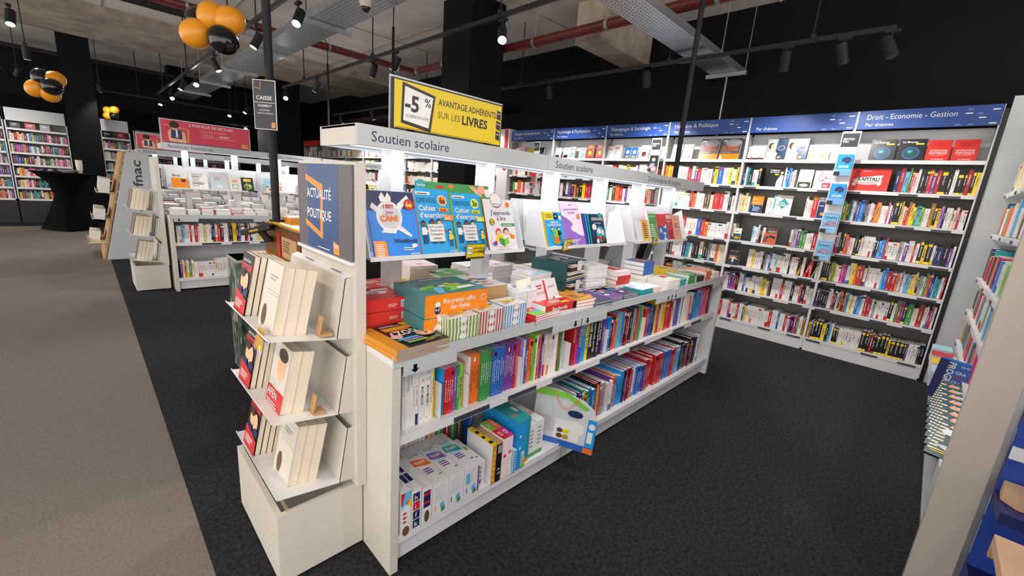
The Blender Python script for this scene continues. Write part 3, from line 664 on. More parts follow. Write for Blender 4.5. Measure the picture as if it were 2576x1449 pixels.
# yellow banner on the header
def banner(x0,x1,y,z,h,label,kind):
    f=Fr((x0,y,z),(1,0,0),(0,-1,0)); w=x1-x0
    t=thing('header_banner',f.o,label,'banner')
    m=MB(); m.box(f,0,w,0,.006,0,h,'k' if kind=='y' else 'a'); 
    g=f
    if kind=='y':
        m.box(f,-.006,w+.006,.006,.012,-.0,h+.008,'metal')
        m.quad(g,.012,.01,w-.006,h-.006,'sign_yellow',1)
        m.gpoly(g,[(.07*w,.16*h),(.31*w,.06*h),(.345*w,.82*h),(.08*w,.95*h)],'sign_dark',2)
        m.gpoly(g,[(.088*w,.22*h),(.292*w,.14*h),(.325*w,.77*h),(.098*w,.88*h)],'w',3)
        m.text(g,.10*w,.42*h,.3*h,'-5','sign_dark',4,width=.145*w,bold=.03); m.text(g,.255*w,.56*h,.17*h,'%','sign_dark',4,width=.06*w,bold=.01)
        m.text(g,.11*w,.29*h,.055*h,'DE REMISE EXCLUSIVE','sign_dark',4,width=.18*w,bold=0)
        m.text(g,.37*w,.66*h,.135*h,'AVANTAGE ADHÉRENTS','sign_dark',2,width=.56*w,bold=.012)
        m.text(g,.37*w,.40*h,.135*h,'SUR LES','sign_dark',2,width=.2*w,bold=-.005); m.text(g,.59*w,.37*h,.19*h,'LIVRES','sign_dark',2,width=.26*w,bold=.03)
        for i,(zz,tx) in enumerate(((.66,'fnac+'),(.42,'fnac one'),(.18,'carte'))):
            m.gpoly(g,[(.94*w,zz*h),(.985*w,(zz-.03)*h),(.985*w,(zz+.17)*h),(.94*w,(zz+.2)*h)],'sign_dark',2); m.text(g,.943*w,(zz+.1)*h,.05*h,tx,'w',3,width=.04*w)
        m.quad(g,.03*w,.07*h,.9*w,.078*h,'k',2); m.quad(g,.03*w,.05*h,.7*w,.056*h,'k',2)
    else:
        m.box(f,-.006,w+.006,.006,.01,0,h+.006,'w')
        m.quad(g,.01,.01,w-.006,h-.006,'sign_pink',1)
        m.gpoly(g,[(.03*w,.8*h),(.3*w,.66*h),(.29*w,.02*h),(.265*w,.02*h),(.275*w,.62*h),(.05*w,.74*h)],'sign_orange',2)
        graphics(m,g,w,h,[('p',[(.08,.08),(.26,.02),(.25,.5),(.2,.6),(.1,.6),(.07,.45)],'skin'),('p',[(.10,.2),(.22,.18),(.22,.58),(.11,.6)],'n'),('r',.155,.25,.175,.58,'w'),('c',.145,.72,.035,'skin',.045),('c',.145,.8,.052,'hair',.045)],3)
        m.text(g,.30*w,.80*h,.11*h,'3 FOIS PLUS DE LECTURE','w',2,width=.66*w,bold=.012)
        m.text(g,.42*w,.6*h,.08*h,'2 POCHES ACHETÉS','p',2,width=.38*w,bold=0); m.text(g,.44*w,.44*h,.08*h,'1 POCHE','p',2,width=.17*w,bold=0); m.text(g,.63*w,.44*h,.085*h,'OFFERT','w',2,width=.14*w,bold=.015)
        m.quad(g,.44*w,.38*h,.82*w,.39*h,'w',2); m.quad(g,.89*w,.06*h,.97*w,.26*h,'sign_orange',2); m.text(g,.9*w,.16*h,.05*h,'fnac','w',3,width=.06*w)
        m.quad(g,.02*w,.0,w*.98,.03*h,'n',3)
    m.build('panel',t)
    m=MB()
    for q in (.15,.85): m.wb(x0+q*w-.02,x0+q*w+.02,y-.0,y+.03,z-.008,z+.012,'metal')
    m.build('clip',t)
banner(.945,1.57,1.695,1.757,.205,'yellow discount banner standing on the Soutien scolaire header','y')
banner(S2[0]+.05,S2[0]+1.0,6.46+.42,1.79,.27,'pink reading offer banner standing on the Sciences humaines header','p')
banner(.76,1.7,9.57+.42,1.75,.25,'pink reading offer banner on the nearer Roman header','p')
# ---------------------------------------------------------------- rows on the near island
def ifr(x,z,b=.045): return Fr((x,Y0+b,z),(1,0,0),(0,-1,0))
ZM,ZL=.6005,.1555
def T(s,key,rot=True,frac=.9,top=.97,bold=.0,hf=.55):
    def fn(mb,fr,t,h):
        hh=t*hf; mb.text(fr,(t-hh)/2,h*top,hh,s,key,2,width=h*frac,rot=True,bold=bold)
    return fn
# the white imagier volumes
row(ifr(.785,ZM),.075,'wwwwww',.232,.238,.2,'the near island upper shelf, first group','page_white',3,{1:T('PETITE POULE ROUSSE','n',hf=.5),2:T('LA SIESTE DU MARDI','n',hf=.5),3:T('LE GRAND SOIR','n',hf=.5),4:T('LE PETIT NUAGE','n',hf=.5)})
def imag(n):
    def fn(mb,fr,t,h):
        mb.text(fr,t*.3,h*.66,t*.5,'MON IMAGIER %d'%n,'k',2,width=.09,rot=True,bold=.01); mb.disc(fr,t*.5,h*.08,t*.18,'k',2); mb.disc(fr,t*.5,h*.08,t*.14,'w',3)
        mb.text(fr,t*.05,h*.86,t*.5,'CI' if n==1 else 'CK','t' if n==1 else 'd',2,bold=-.01); mb.text(fr,t*.25,h*.74,t*.7,'A' if n==1 else 'HI','r' if n==1 else 'g',2,bold=-.01)
    return fn
row(ifr(.862,ZM),.05,'ww',.245,.247,.2,'the near island upper shelf beside the thin white books','page_white',3,{1:imag(1),2:imag(2)})
row(ifr(.914,ZM),.020,'wy',.243,.245,.2,'the near island upper shelf right of the two imagiers','page_white',3)
row(ifr(.950,ZM,.03),.013,'|',.2,.2,.2,'the near island upper shelf, exercise books')
row(ifr(.960,ZM),.125,'iirrrrzzgGo',.205,.212,.19,'the near island upper shelf, thin striped booklets','page_white',2)
row(ifr(1.09,ZM,.03),.010,'|',.2,.2,.2,'the near island upper shelf beside the orange workbooks')
row(ifr(1.105,ZM),.31,'wooooooggggggbbbbbbvvvvvvvvrM',.232,.242,.2,'the near island upper shelf, coloured workbooks','page_white',2)
row(ifr(1.425,ZM,.03),.010,'|',.2,.2,.2,'the near island upper shelf after the purple workbooks')
row(ifr(1.44,ZM),.34,'VwbroogGwryvwwcwwwwwwrgow',.225,.25,.2,'the near island upper shelf, last group of the first bay','page_white',1.5)
row(ifr(1.80,ZM,.02),.010,'|',.2,.2,.2,'the near island upper shelf at the first bay end')
TM={1:T('TAGE MAGE','y',bold=.02,hf=.6),2:T('TAGE MAGE','k',bold=.02,hf=.6),3:T('SCIENCES PO','y',bold=.02,hf=.55),4:T('ECRICOME','y',bold=.02),5:T('AVENTAGES','y',bold=.02),6:T('CONCOURS ACCÈS','k',bold=.02),7:T('TAGE MAGE','w',bold=.03,hf=.6),8:T('CONCOURS ACCÈS','w',bold=.02,hf=.5),9:T('LE GRAND MANUEL DU','w',bold=.02,hf=.4),10:T('TAGE MAGE','w',bold=.03,hf=.6)}
row(ifr(1.86,ZM),.32,"RmbiiYk'k'k'k'v",.25,.255,.2,'the near island upper shelf, exam guides','page_white',2,TM)
row(ifr(2.19,ZM,.03),.010,'|',.2,.2,.2,'the near island upper shelf after the exam guides')
row(ifr(2.205,ZM),.44,"B'k'rolyiRkrkk'arkoty",.215,.255,.2,'the near island upper shelf, second bay','page_white',1.5)
row(ifr(2.66,ZM,.03),.010,'|',.2,.2,.2,'the near island upper shelf, second bay end')
row(ifr(2.68,ZM),.26,"rrrbnvbk'A'yrrw",.215,.25,.2,'the near island upper shelf before the third bay','page_white',1.3)
row(ifr(2.97,ZM),.95,"yr'r'rwwvbwawwcwowbkiiiimmVMMrkb",.21,.25,.2,'the near island upper shelf, third bay','page_white',1.3)
# lower shelf
row(ifr(1.95,ZL),.33,"wnvktyrg'b'B'krynMa'",.215,.25,.21,'the near island bottom shelf, second bay left part','page_white',1.6)
row(ifr(2.30,ZL),.28,"wvw'roBiiiiikkmk",.21,.25,.21,'the near island bottom shelf, second bay middle','page_white',1.4)
row(ifr(2.60,ZL),.33,"RMw'B'bbbbvRRrrr",.21,.25,.21,'the near island bottom shelf, second bay right part','page_white',1.4)
row(ifr(2.97,ZL),.85,"rrrbbbbrrllknk'nrkRkncw",.21,.26,.21,'the near island bottom shelf, third bay','page_white',1.2)
row(Fr((.79,Y0+.30,ZL),(1,0,0),(0,-1,0)),.28,"w'w'w'cw",.3,.33,.14,'the near island bottom shelf back row','page_white',.8)
row(Fr((1.08,Y0+.30,ZL),(1,0,0),(0,-1,0)),.3,"s'g'R'g'd'b'\\k",.3,.33,.14,'the near island bottom shelf shadowed back row','page_white',.6)
# boxed sets on the bottom shelf
def boxset(x,b,w,d,h,col,top,front,label,z=ZL,name='boxed_game',side=None,yaw=0,group=None,fr=None):
    f=fr or ifr(x,z,b)
    if yaw: f=f.yaw(yaw)
    t=thing(name,f.p(w/2,d/2,0),label,'box',group)
    m=MB(); m.box(f,0,w,0,d,0,h*.985,col,sides=side or col); 
    graphics(m,f,w,h,front); m.build('box_body',t)
    m=MB(); g=Fr(f.p(0,0,h),f.r,f.u,-f.n)     # looking down on the lid: right = right, up = back
    m.box(f,-.0004,w+.0004,-.0004,d+.0004,h*.985,h,top[0]); graphics(m,g,w,d,top[1]); m.build('lid',t)
    return t
MG=[('p',[(0,.55),(1,.7),(1,1),(0,1)],'r'),('p',[(.3,.7),(1,.55),(1,.8),(.6,.95)],'l'),('t',.3,.3,.1,'Montessori','r',.6,'l',-.005)]
boxset(.758,.0,.045,.28,.20,'white',('white',[('r',.1,.6,.9,.95,'n'),('r',.1,.3,.9,.5,'r')]),[('r',0,.72,1,1,'r'),('p',[(0,.62),(1,.85),(1,1),(.4,1)],'l'),('p',[(.6,.72),(1,.62),(1,.85)],'y'),('l',.2,.3,.6,.6,'r',3),('c',.5,.1,.35,'skin_d',.5)],'narrow white box with red top in the front left corner of the bottom shelf')
boxset(.806,.0,.045,.28,.19,'white',('white',[('r',.05,.72,.95,.95,'r'),('r',.05,.45,.45,.65,'n'),('r',.55,.45,.95,.65,'n'),('r',.05,.2,.45,.4,'n'),('r',.55,.2,.95,.4,'n')]),[('r',.15,.72,.85,.92,'n'),('r',.15,.5,.85,.7,'r'),('r',.15,.28,.85,.48,'n'),('r',.15,.06,.85,.26,'n'),('t',.3,.75,.12,'h','w'),('t',.35,.54,.12,'i','w'),('t',.35,.33,.12,'f','w'),('t',.3,.1,.12,'k','w')],'narrow white box with navy and red letter tiles')
boxset(.856,.0,.048,.28,.175,'white',('white',[('r',.1,.8,.9,.9,'y')]),[('r',.15,.45,.85,.9,'n'),('r',.15,.78,.85,.85,'r'),('r',.15,.55,.85,.62,'r'),('c',.5,.2,.25,'d',.6)],'white box with navy and red stripes, third from the left corner')
def lidM(c1,c2): return ('white',[('c',.5,.55,.42,c1,.6),('p',[(.05,.5),(.95,.42),(.9,.6),(.1,.66)],c2),('t',.2,.52,.09,'Montessori','w',.6),('t',.2,.72,.07,'Mon grand coffret','n',.6,'l',-.004),('l',.25,.25,.75,.4,'v',3),('c',.85,.15,.1,'g',.05)])
for i,(x,w,c1,c2,l) in enumerate(((.908,.082,'P','o','with orange ribbon on the lid'),(.993,.082,'L','z','with violet ribbon on the lid'),(1.078,.09,'L','t','with violet stripe down the front'))):
    fr_=[('l',.1,.45,.9,.92,'A',7),('r',.15,.2,.2,.36,('o','k','v')[i]),('p',[(.5,.2),(.75,.24),(.7,.4),(.48,.36)],'l'),('p',[(.55,.08),(.8,.12),(.76,.26),(.56,.22)],'g')]
    if i==2: fr_.append(('r',.86,.1,.95,.9,'v')); fr_.append(('r',.1,.5,.35,.8,'l'))
    boxset(x,.0,w,.30,.165,'white',lidM(c1,c2),fr_,'white alphabet box %s, bottom shelf'%l)
boxset(1.172,.03,.055,.22,.13,'white',('white',[('c',.6,.6,.3,'G',.3),('c',.7,.2,.15,'i',.1)]),[('l',.2,.2,.8,.9,'a',4),('r',.3,.1,.6,.25,'d')],'low white box beside the yellow edged box')
boxset(1.243,.0,.026,.19,.215,'c_O',('c_y',[('l',.1,.1,.9,.9,'k',3)]),[('l',.2,.1,.8,.9,'y',6)],'upright yellow game box with white back, bottom shelf',side='white')
boxset(1.275,-.0,.03,.17,.21,'k',('brown_card',[]),[('t',.2,.3,.05,'LETTRES','w',.6,'l'),('t',.2,.2,.05,'MAGNÉTIQUES','w',.7,'l'),('r',.1,.75,.9,.95,'a')],'black boxed magnetic letters with brown kraft top')
boxset(1.312,.0,.032,.085,.225,'P',('r',[('t',.2,.3,.4,'CE1','w',.6)]),[('c',.5,.55,.3,'m',.3)],'tall box with red CE1 lid')
boxset(1.345,.0,.034,.085,.225,'P',('m',[('t',.2,.3,.4,'CP','w',.6)]),[('c',.5,.6,.3,'o',.3)],'tall box with magenta CP lid')
boxset(1.312,.09,.032,.085,.225,'P',('G',[('t',.2,.3,.4,'CM','w',.6)]),[],'tall box with green CM lid')
boxset(1.345,.09,.034,.085,.225,'P',('o',[('t',.2,.3,.4,'CE2','w',.6)]),[],'tall box with orange CE2 lid')
m=MB(); f=ifr(1.27,ZL,-.004); m.box(f,0,.115,0,.2,0,.012,'white')
boxset(1.388,-.005,.02,.05,.13,'L',('L',[]),[('l',0,0,1,1,'b',9)],'small blue striped box before the big cyan box')
boxset(1.415,.0,.062,.27,.27,'i',('t',[('t',.2,.2,.2,'a L m','o',.6)]),[('r',.55,.05,.9,.35,'w'),('l',.6,.08,.85,.32,'k',8),('c',.3,.7,.12,'w',.12),('c',.7,.6,.12,'r',.12),('c',.3,.45,.12,'w',.12),('p',[(.6,0),(1,0),(1,.2),(.7,.15)],'G')],'big upright cyan letter game box')
boxset(1.482,.02,.045,.27,.26,'t',('t',[('r',.3,.3,.7,.5,'w')]),[('r',0,0,1,.08,'o')],'teal box with orange foot behind the cyan box')
boxset(1.532,.03,.055,.24,.195,'w',('white',[('t',.1,.3,.2,'y h J','d',.8)]),[('l',.2,.3,.8,.9,'a',5),('r',0,0,1,.12,'g')],'white letter box with green foot, left of the pair')
boxset(1.59,.03,.06,.24,.20,'w',('white',[('t',.1,.3,.2,'k L m','r',.8)]),[('l',.2,.3,.8,.9,'a',5),('r',0,0,1,.12,'g')],'white letter box with green foot, right of the pair')
mat('case_plastic','#c9cfd2',.15)
# clear carrying case leaning out of the shelf
f=Fr((1.70,Y0+.16,ZL+.0),(.45,-.89,0),(-.89,-.45,0)).side(3)
t=thing('activity_case',f.o,'clear plastic activity case with orange string handle leaning out of the shelf','case')
m=MB(); pts=[(0,0),(.36,-.0),(.36,.20),(.33,.27),(.27,.31),(.12,.34),(0,.34)]
m.prism([f.p(a,0,c) for a,c in pts],-f.n*.006,'case_plastic'); 
graphics(m,f,.36,.34,[('r',0,0,1,.12,'b'),('r',.85,0,1,.1,'o'),('r',.86,.12,1,.62,'i'),('c',.93,.5,.05,'w',.05),('r',.88,.2,.96,.4,'w'),('l',.15,.2,.4,.55,'A',6),('r',.35,.14,.75,.5,'w'),('c',.7,.4,.12,'w',.12),('c',.45,.3,.05,'d',.04),('c',.55,.3,.05,'y',.04),('c',.45,.2,.05,'d',.04),('c',.55,.2,.05,'D',.04),('c',.65,.65,.12,'n',.06),('p',[(.0,.85),(.5,.9),(.8,.75),(.85,.8),(.5,.99),(0,.99)],'G')])
m.build('case_panel',t)
m=MB(); pp=[f.p(.15+.13*math.sin(i*math.pi/2/5-.0)*1.0,-.012-.02*math.sin(i*math.pi/10),.33-.10*math.sin(i*math.pi/10)) for i in range(11)]
pp=[f.p(.10+.015*i,-.01-.02*math.sin(i*math.pi/10),.335-.085*math.sin(i*math.pi/10)) for i in range(11)]
m.path(pp,.002,'o'); m.build('handle',t)

# ---------------------------------------------------------------- things lying on the near worktop
ZT=.9305
def flat_book(x,y,w,d,t,z,face,items,label,spine='front',pg='page_white',yaw=0,name='book_on_table',grp=None,stext=None):
    """closed book lying; fr right/back; spine at front or left"""
    f=Fr((x,y,z),(1,0,0),(0,-1,0)).yaw(yaw)
    th=thing(name,f.o,label,'book',grp)
    m=MB(); e=min(.0012,t*.08); m.box(f,0,w,0,d,0,e,face); m.box(f,0,w,0,d,t-e,t,face)
    if spine=='left': m.box(f,0,.002,0,d,e,t-e,face)
    elif spine=='front': m.box(f,0,w,0,.002,e,t-e,face)
    elif spine=='back': m.box(f,0,w,d-.002,d,e,t-e,face)
    g=Fr(f.p(0,0,t),f.r,f.u,-f.n); graphics(m,g,w,d,items)
    if stext: m.text(f,.05,.008,.02,stext,'w',2,width=.12,bold=.02); m.quad(f,w-.03,0,w,t,'k',1)
    m.build('cover',th)
    m=MB(); m.box(f,.0012,w-.0012,.0012,d-.0012,e,t-e,pg); m.build('page_block',th)
    return f
def pile(x,y,w,d,t,n,face,items,label,spine='front',pg='page_white',yaw=0,jit=1.5,z=ZT,grp=None):
    for i in range(n):
        top=i==n-1
        flat_book(x+random.uniform(-.003,.003),y+random.uniform(-.003,.003),w,d,t*.98,z+i*t,face if isinstance(face,str) else face[i%len(face)],items if top else [],('top of the pile: ' if top else ORD(i+1)+' from the bottom under the ')+label,spine,pg,yaw+random.uniform(-jit,jit),grp=grp)
mat('alpha_teal','#3f8289',.3)
ZOO=[('r',.0,0,.22,1,'O'),('r',.22,0,1,1,'k'),('r',.72,.86,.95,.99,'y'),('r',.28,.7,.85,.84,'O'),('l',.35,.72,.8,.82,'y',2),('l',.3,.87,.7,.95,'w',2),('t',.36,.46,.17,'ZOO','w',.42,'l',.03),('r',.35,.63,.7,.67,'o'),
  ('c',.3,.42,.10,'p',.09),('p',[(.25,.5),(.3,.62),(.34,.62),(.3,.48)],'p'),('p',[(.2,.3),(.35,.32),(.3,.25),(.22,.26)],'g'),('r',.27,.27,.62,.33,'l'),('r',.29,.19,.65,.25,'V'),('r',.3,.11,.68,.17,'G'),
  ('c',.8,.36,.17,'s',.14),('c',.8,.34,.10,'w',.07),('c',.8,.33,.03,'k',.03),('p',[(.66,.45),(.7,.55),(.75,.46)],'w'),('p',[(.85,.48),(.93,.56),(.93,.44)],'w'),('p',[(.6,.5),(.75,.6),(.95,.58),(.98,.5),(.8,.53)],'g'),('p',[(.6,.1),(.9,.15),(.95,.08),(.7,.05)],'g'),('l',.55,.03,.8,.06,'w',1)]
pile(.716,1.233,.235,.26,.0105,4,'c_O',ZOO,'black and ochre ZOO school book at the near corner','left','c_a',yaw=-3,jit=.8)
RED=[('p',[(.25,.5),(.7,.42),(.82,.6),(.4,.7)],'w'),('p',[(.5,.7),(.85,.68),(.9,.8),(.55,.82)],'w'),('l',.35,.5,.7,.62,'k',2)]
for i,(z,n_) in enumerate(((ZT,'bottom'),(ZT+.047,'middle'),(ZT+.1,'top'))):
    boxset(.72,0,.205,.20,.045 if i==0 else .051,'cov_red',('cov_red',RED if i==2 else []),[('r',.83,.2,.93,.8,'w'),('l',.84,.25,.92,.75,'k',5),('l',.55,.3,.8,.6,'p',3)],'glossy red boxed set, %s of the pile at the worktop end'%n_,fr=Fr((.72+.004*(2-i),1.50+.003*i,z),(1,0,0),(0,-1,0)).yaw(1.5*i-1),group='glossy red boxed sets')
ALP=('alpha_teal',[('r',0,.0,.0,.0,'w'),('c',.5,.32,.42,'G',.18),('c',.3,.25,.2,'g',.12),('p',[(.2,0),(.3,0),(.42,.35),(.36,.4),(.26,.3)],'l'),('c',.6,.55,.05,'skin',.04),('p',[(.55,.5),(.75,.48),(.85,.4),(.6,.42)],'y'),('p',[(.78,.46),(.95,.44),(.9,.38),(.75,.42)],'b'),('c',.4,.45,.05,'skin_d',.03),('p',[(.38,.42),(.5,.44),(.5,.36),(.4,.36)],'w'),('p',[(.55,.12),(.9,.18),(.85,.3),(.6,.25)],'w'),('c',.2,.6,.06,'R',.02),('c',.35,.7,.06,'R',.02),('t',.3,.82,.07,'des Alphas','w',.4),('l',.3,.92,.8,.96,'e',1),('r',0,.88,.15,1,'s')])
for i,z in enumerate((ZT,ZT+.098)):
    boxset(0,0,.315,.255,.096,'cov_orange',ALP if i else ('c_t',[]),[('t',.27,.56,.22,'Mon premier coffret','w',.52,'l',.012),('t',.38,.28,.22,'des Alphas','w',.32,'l',.012),('c',.92,.62,.045,'w',.045),('c',.92,.62,.037,'cov_orange',.037),('c',.18,.55,.04,'w',.04),('c',.18,.3,.045,'n',.05),('t',.14,.27,.12,'4-8','w',.08)],'%s of the two large orange and teal game boxes'%('upper' if i else 'lower'),side='alpha_teal',fr=Fr((.895+.003*i,1.335,z),(1,0,0),(0,-1,0)).yaw(2),group='orange and teal game boxes')
def striped(x,y,z,col,label,yaw=0,w=.15,d=.118,h=.036):
    f=Fr((x,y,z),(1,0,0),(0,-1,0)).yaw(yaw)
    t=thing('letter_card_box',f.o,label,'box','striped card boxes')
    m=MB(); m.box(f,0,w,0,d,0,h-.001,'white')
    for i in range(9): m.quad(f,(i+.25)*w/9,0,(i+.75)*w/9,h,col)
    g=Fr(f.p(0,d,0),f.n,-f.r,f.u)  # left side
    for i in range(7): m.quad(g,(i+.25)*d/7,0,(i+.75)*d/7,h,col)
    for q,ww in ((f,w),(g,d)):
        m.disc(q,ww*.5,h*.72,.019,'A',2,ry=.016); m.disc(q,ww*.5,h*.72,.016,'w',3,ry=.013)
    m.build('box_body',t)
    m=MB(); m.box(f,0,w,0,d,h-.001,h,'white'); g=Fr(f.p(0,0,h),f.r,f.u,-f.n)
    graphics(m,g,w,d,[('c',.5,.5,.3,'y' if col!='r' else 'O',.16),('c',.45,.5,.2,'O',.09),('c',.25,.68,.06,'skin',.06),('c',.85,.6,.08,col,.06),('l',.15,.2,.4,.35,'a',2),('t',.35,.45,.12,'lettres','w',.35)]); m.build('lid',t)
for j,(x,col,nm) in enumerate(((.955,'olive','green'),(1.125,'brick','red'),(1.285,'steel','blue'))):
    mat('c_olive','#7c9a2e',.4); mat('c_brick','#b04a38',.4); mat('c_steel','#5d93c4',.4)
    for i in range(3): striped(x+random.uniform(-.003,.003),1.262+.010*j+random.uniform(-.003,.003),ZT+i*.0365,'c_'+col,'%s and white striped card box, %s of its pile'%(nm,('bottom','middle','top')[i]),random.uniform(-1.5,1.5),w=.155 if j==0 else .145)
LET=('white',[('c',.3,.6,.12,'k',.06),('c',.5,.7,.14,'r',.05),('c',.7,.6,.16,'b',.07),('c',.4,.4,.1,'g',.05),('l',.2,.1,.8,.2,'a',2),('c',.6,.35,.09,'o',.06)])
boxset(0,0,.20,.22,.17,'brown_card',LET,[],'low brown box with letters on its white lid behind the striped boxes',fr=Fr((1.225,1.43,ZT),(1,0,0),(0,-1,0)).yaw(3))
for i in range(2):
    for k in range(4): boxset(0,0,.075,.16,.034,'white',('white',[('l',.2,.2,.8,.8,'L',3)]),[],'small white box, %s layer, %s column beside the italian phrase books'%(ORD(k+1),('left','right')[i]),fr=Fr((1.435+i*.078,1.36,ZT+k*.0345),(1,0,0),(0,-1,0)),group='small white boxes')
GR=[('r',0,0,1,.42,'G'),('c',.3,.5,.1,'skin',.07),('p',[(.2,.3),(.45,.3),(.5,.48),(.3,.5)],'l'),('p',[(.55,.75),(.95,.85),(.95,.95),(.6,.9)],'r'),('c',.6,.3,.04,'w',.03),('c',.8,.2,.04,'w',.03),('c',.7,.38,.03,'w',.03),('l',.1,.8,.5,.9,'M',2)]
pile(1.455,1.243,.20,.15,.0095,5,'r',GR,'green and white picture book at the worktop edge','left','page_white',yaw=-4)
BS=[('p',[(.0,.55),(.95,.45),(1,.75),(0,.9)],'w'),('t',.1,.62,.13,'école','t',.4),('l',.3,.15,.7,.38,'w',3),('p',[(.55,.05),(.85,.08),(.82,.2),(.55,.16)],'y'),('c',.85,.3,.12,'r',.1),('t',.3,.86,.09,'Bescherelle','r',.6)]
for i in range(2):
    flat_book(1.545,1.25+.01*i,.245,.185,.038,ZT+.0385*i,'w' if i==0 else 'cov_red',BS if i else [],'%s of two thick red grammar books'%('upper' if i else 'lower'),'front','page_white',-3+4*i,grp='red grammar books',stext='Bescherelle' if i else None)
pile(1.80,1.262,.16,.21,.0175,4,['o','w','o','o'],[('r',0,0,1,1,'O'),('t',.15,.72,.1,'Maths','w',.6),('l',.2,.2,.8,.55,'d',4),('r',.3,.08,.8,.16,'y')],'orange maths book',"back",'page_white',yaw=2)
CM_=[('c',.3,.6,.2,'b',.2),('c',.6,.4,.25,'n',.15),('c',.7,.7,.15,'o',.1),('c',.35,.3,.14,'w',.1),('l',.2,.8,.8,.92,'w',2),('c',.55,.55,.1,'p',.1)]
for x,y,c_,l in ((1.975,1.25,'n','navy comic revision book'),(2.14,1.262,'v','violet comic revision book'),(2.31,1.27,'cov_deep','deep blue comic revision book'),(2.2,1.42,'n','navy comic book in the second row')):
    pile(x,y,.155,.20,.014,3,c_,CM_,l,"back",'c_a',yaw=random.uniform(-4,4))
pile(2.50,1.262,.17,.19,.012,4,'t',[('r',.1,0,1,1,'w'),('l',.2,.4,.8,.8,'L',3)],'white and teal notebook',"left",'c_t',yaw=0)
pile(1.70,1.50,.20,.15,.019,9,'w',[('l',.1,.75,.7,.9,'a',2),('p',[(0,.0),(1,.0),(1,.3),(.3,.35)],'L'),('c',.7,.4,.1,'s',.06)],'tall white series pile beside the grey binders','front','page_white',yaw=-8)
for k in range(2):
    f=Fr((1.90,1.44,ZT+k*.118),(1,0,0),(0,-1,0)).yaw(-8)
    t=thing('magazine_bundle',f.o,'%s grey bundle of filed maps under the middle tray'%('upper' if k else 'lower'),'bundle','grey map bundles')
    m=MB(); m.box(f,0,.26,0,.23,.112,.117,'e'); m.box(f,0,.03,0,.23,0,.112,'e'); m.box(f,.03,.26,.22,.23,0,.112,'e'); m.box(f,0,.26,0,.23,0,.004,'e'); m.box(f,.15,.2,-.002,.001,.06,.118,'white')
    if k: g=Fr(f.p(0,0,.118),f.r,f.u,-f.n); graphics(m,g,.26,.23,[('p',[(.2,.3),(.5,.5),(.6,.8),(.2,.7)],'A'),('p',[(.5,.3),(.8,.4),(.75,.8),(.55,.7)],'c'),('l',.1,.1,.9,.25,'a',2)],2)
    m.build('binder_case',t)
    m=MB(); rr=random.Random(5)
    for i in range(9): m.prism([f.p(.035+.008*i,.004,.004+.011*i),f.p(.25,.004,.006+.0108*i+rr.uniform(-.004,.004)),f.p(.25,.2,.006+.0108*i),f.p(.035,.2,.004+.011*i)],f.u*.006,rr.choice(['A','w','a','d','c']))
    m.build('folded_maps',t)
pile(2.17,1.47,.20,.15,.019,10,'w',[('l',.2,.7,.8,.85,'a',2),('c',.6,.4,.12,'s',.08)],'second tall white series pile right of the binders','front','page_white',yaw=4)
pile(2.42,1.40,.15,.22,.030,5,['w','w','r','r','P'],[('r',.2,.25,.9,.7,'r'),('c',.5,.5,.08,'k',.06),('c',.2,.85,.1,'p',.06),('l',.6,.35,.85,.6,'w',2)],'thick pink and red dictionary','front','page',yaw=3)
pile(2.64,1.28,.16,.19,.014,3,'o',[('r',.1,.0,1,1,'w'),('c',.5,.5,.1,'l',.05)],'orange spined booklet','left','page_white',yaw=4)
pile(2.80,1.42,.17,.16,.030,3,'b',[('r',.3,.2,.9,.8,'O'),('l',.35,.3,.85,.7,'b',3)],'thick blue dictionary below the farthest tray','front','page',yaw=-2,z=ZT+.09)
pile(2.80,1.42,.17,.16,.029,3,'w',[],'cream dictionary base','front','page',yaw=-2)
pile(2.86,1.25,.17,.17,.026,3,'w',[('p',[(.4,.5),(.95,.5),(.9,.8),(.5,.85)],'r'),('r',.4,.05,.8,.2,'Y'),('l',.1,.3,.5,.4,'a',2)],'white language dictionary','front','page',yaw=3)
for x,c_,l,k in ((3.05,'t','teal',3),(3.22,'g','green',4),(3.38,'k','black',3),(3.56,'o','orange',4),(3.74,'w','white',3)):
    pile(x,1.255,.135,.18,.021,k,c_,[('l',.2,.2,.8,.8,'w',4),('r',.1,.8,.9,.95,'y')],l+' spined pocket guide near the far end','front','page',yaw=random.uniform(-3,3))
pile(3.3,1.46,.16,.2,.02,4,'y',[('l',.2,.3,.8,.7,'r',3)],'yellow guide in the second row','left','page',yaw=5)
# phrase books standing open-faced
for i,(x,y,w_,c_,it,l) in enumerate(((1.515,1.36,.12,'cov_cream',[('t',.1,.7,.09,"L'ESPAGNOL",'D',.8),('l',.1,.4,.6,.6,'a',3)],'cream spanish phrase book'),(1.575,1.31,.125,'white',[('t',.12,.6,.08,'EN ITALIEN','r',.7),('l',.15,.75,.8,.9,'r',2),('c',.3,.25,.12,'k',.12),('c',.6,.3,.12,'t',.1),('c',.8,.25,.08,'r',.1)],'white italian phrase book with drawn figures'),(1.665,1.31,.11,'white',[('t',.2,.75,.07,'ANGLAIS','r',.6),('c',.5,.35,.08,'r',.1),('c',.5,.45,.06,'k',.07),('c',.75,.55,.06,'L',.06)],'white english phrase book with red spine'))):
    cover_book(Fr((x,y,ZT+.0),(1,0,0),(0,-1,0)).yaw(-10).lean(22),w_,.19,.014,c_,it,l+' leaning in the worktop box','phrase_book',None,'page_white','r' if i==2 else None)
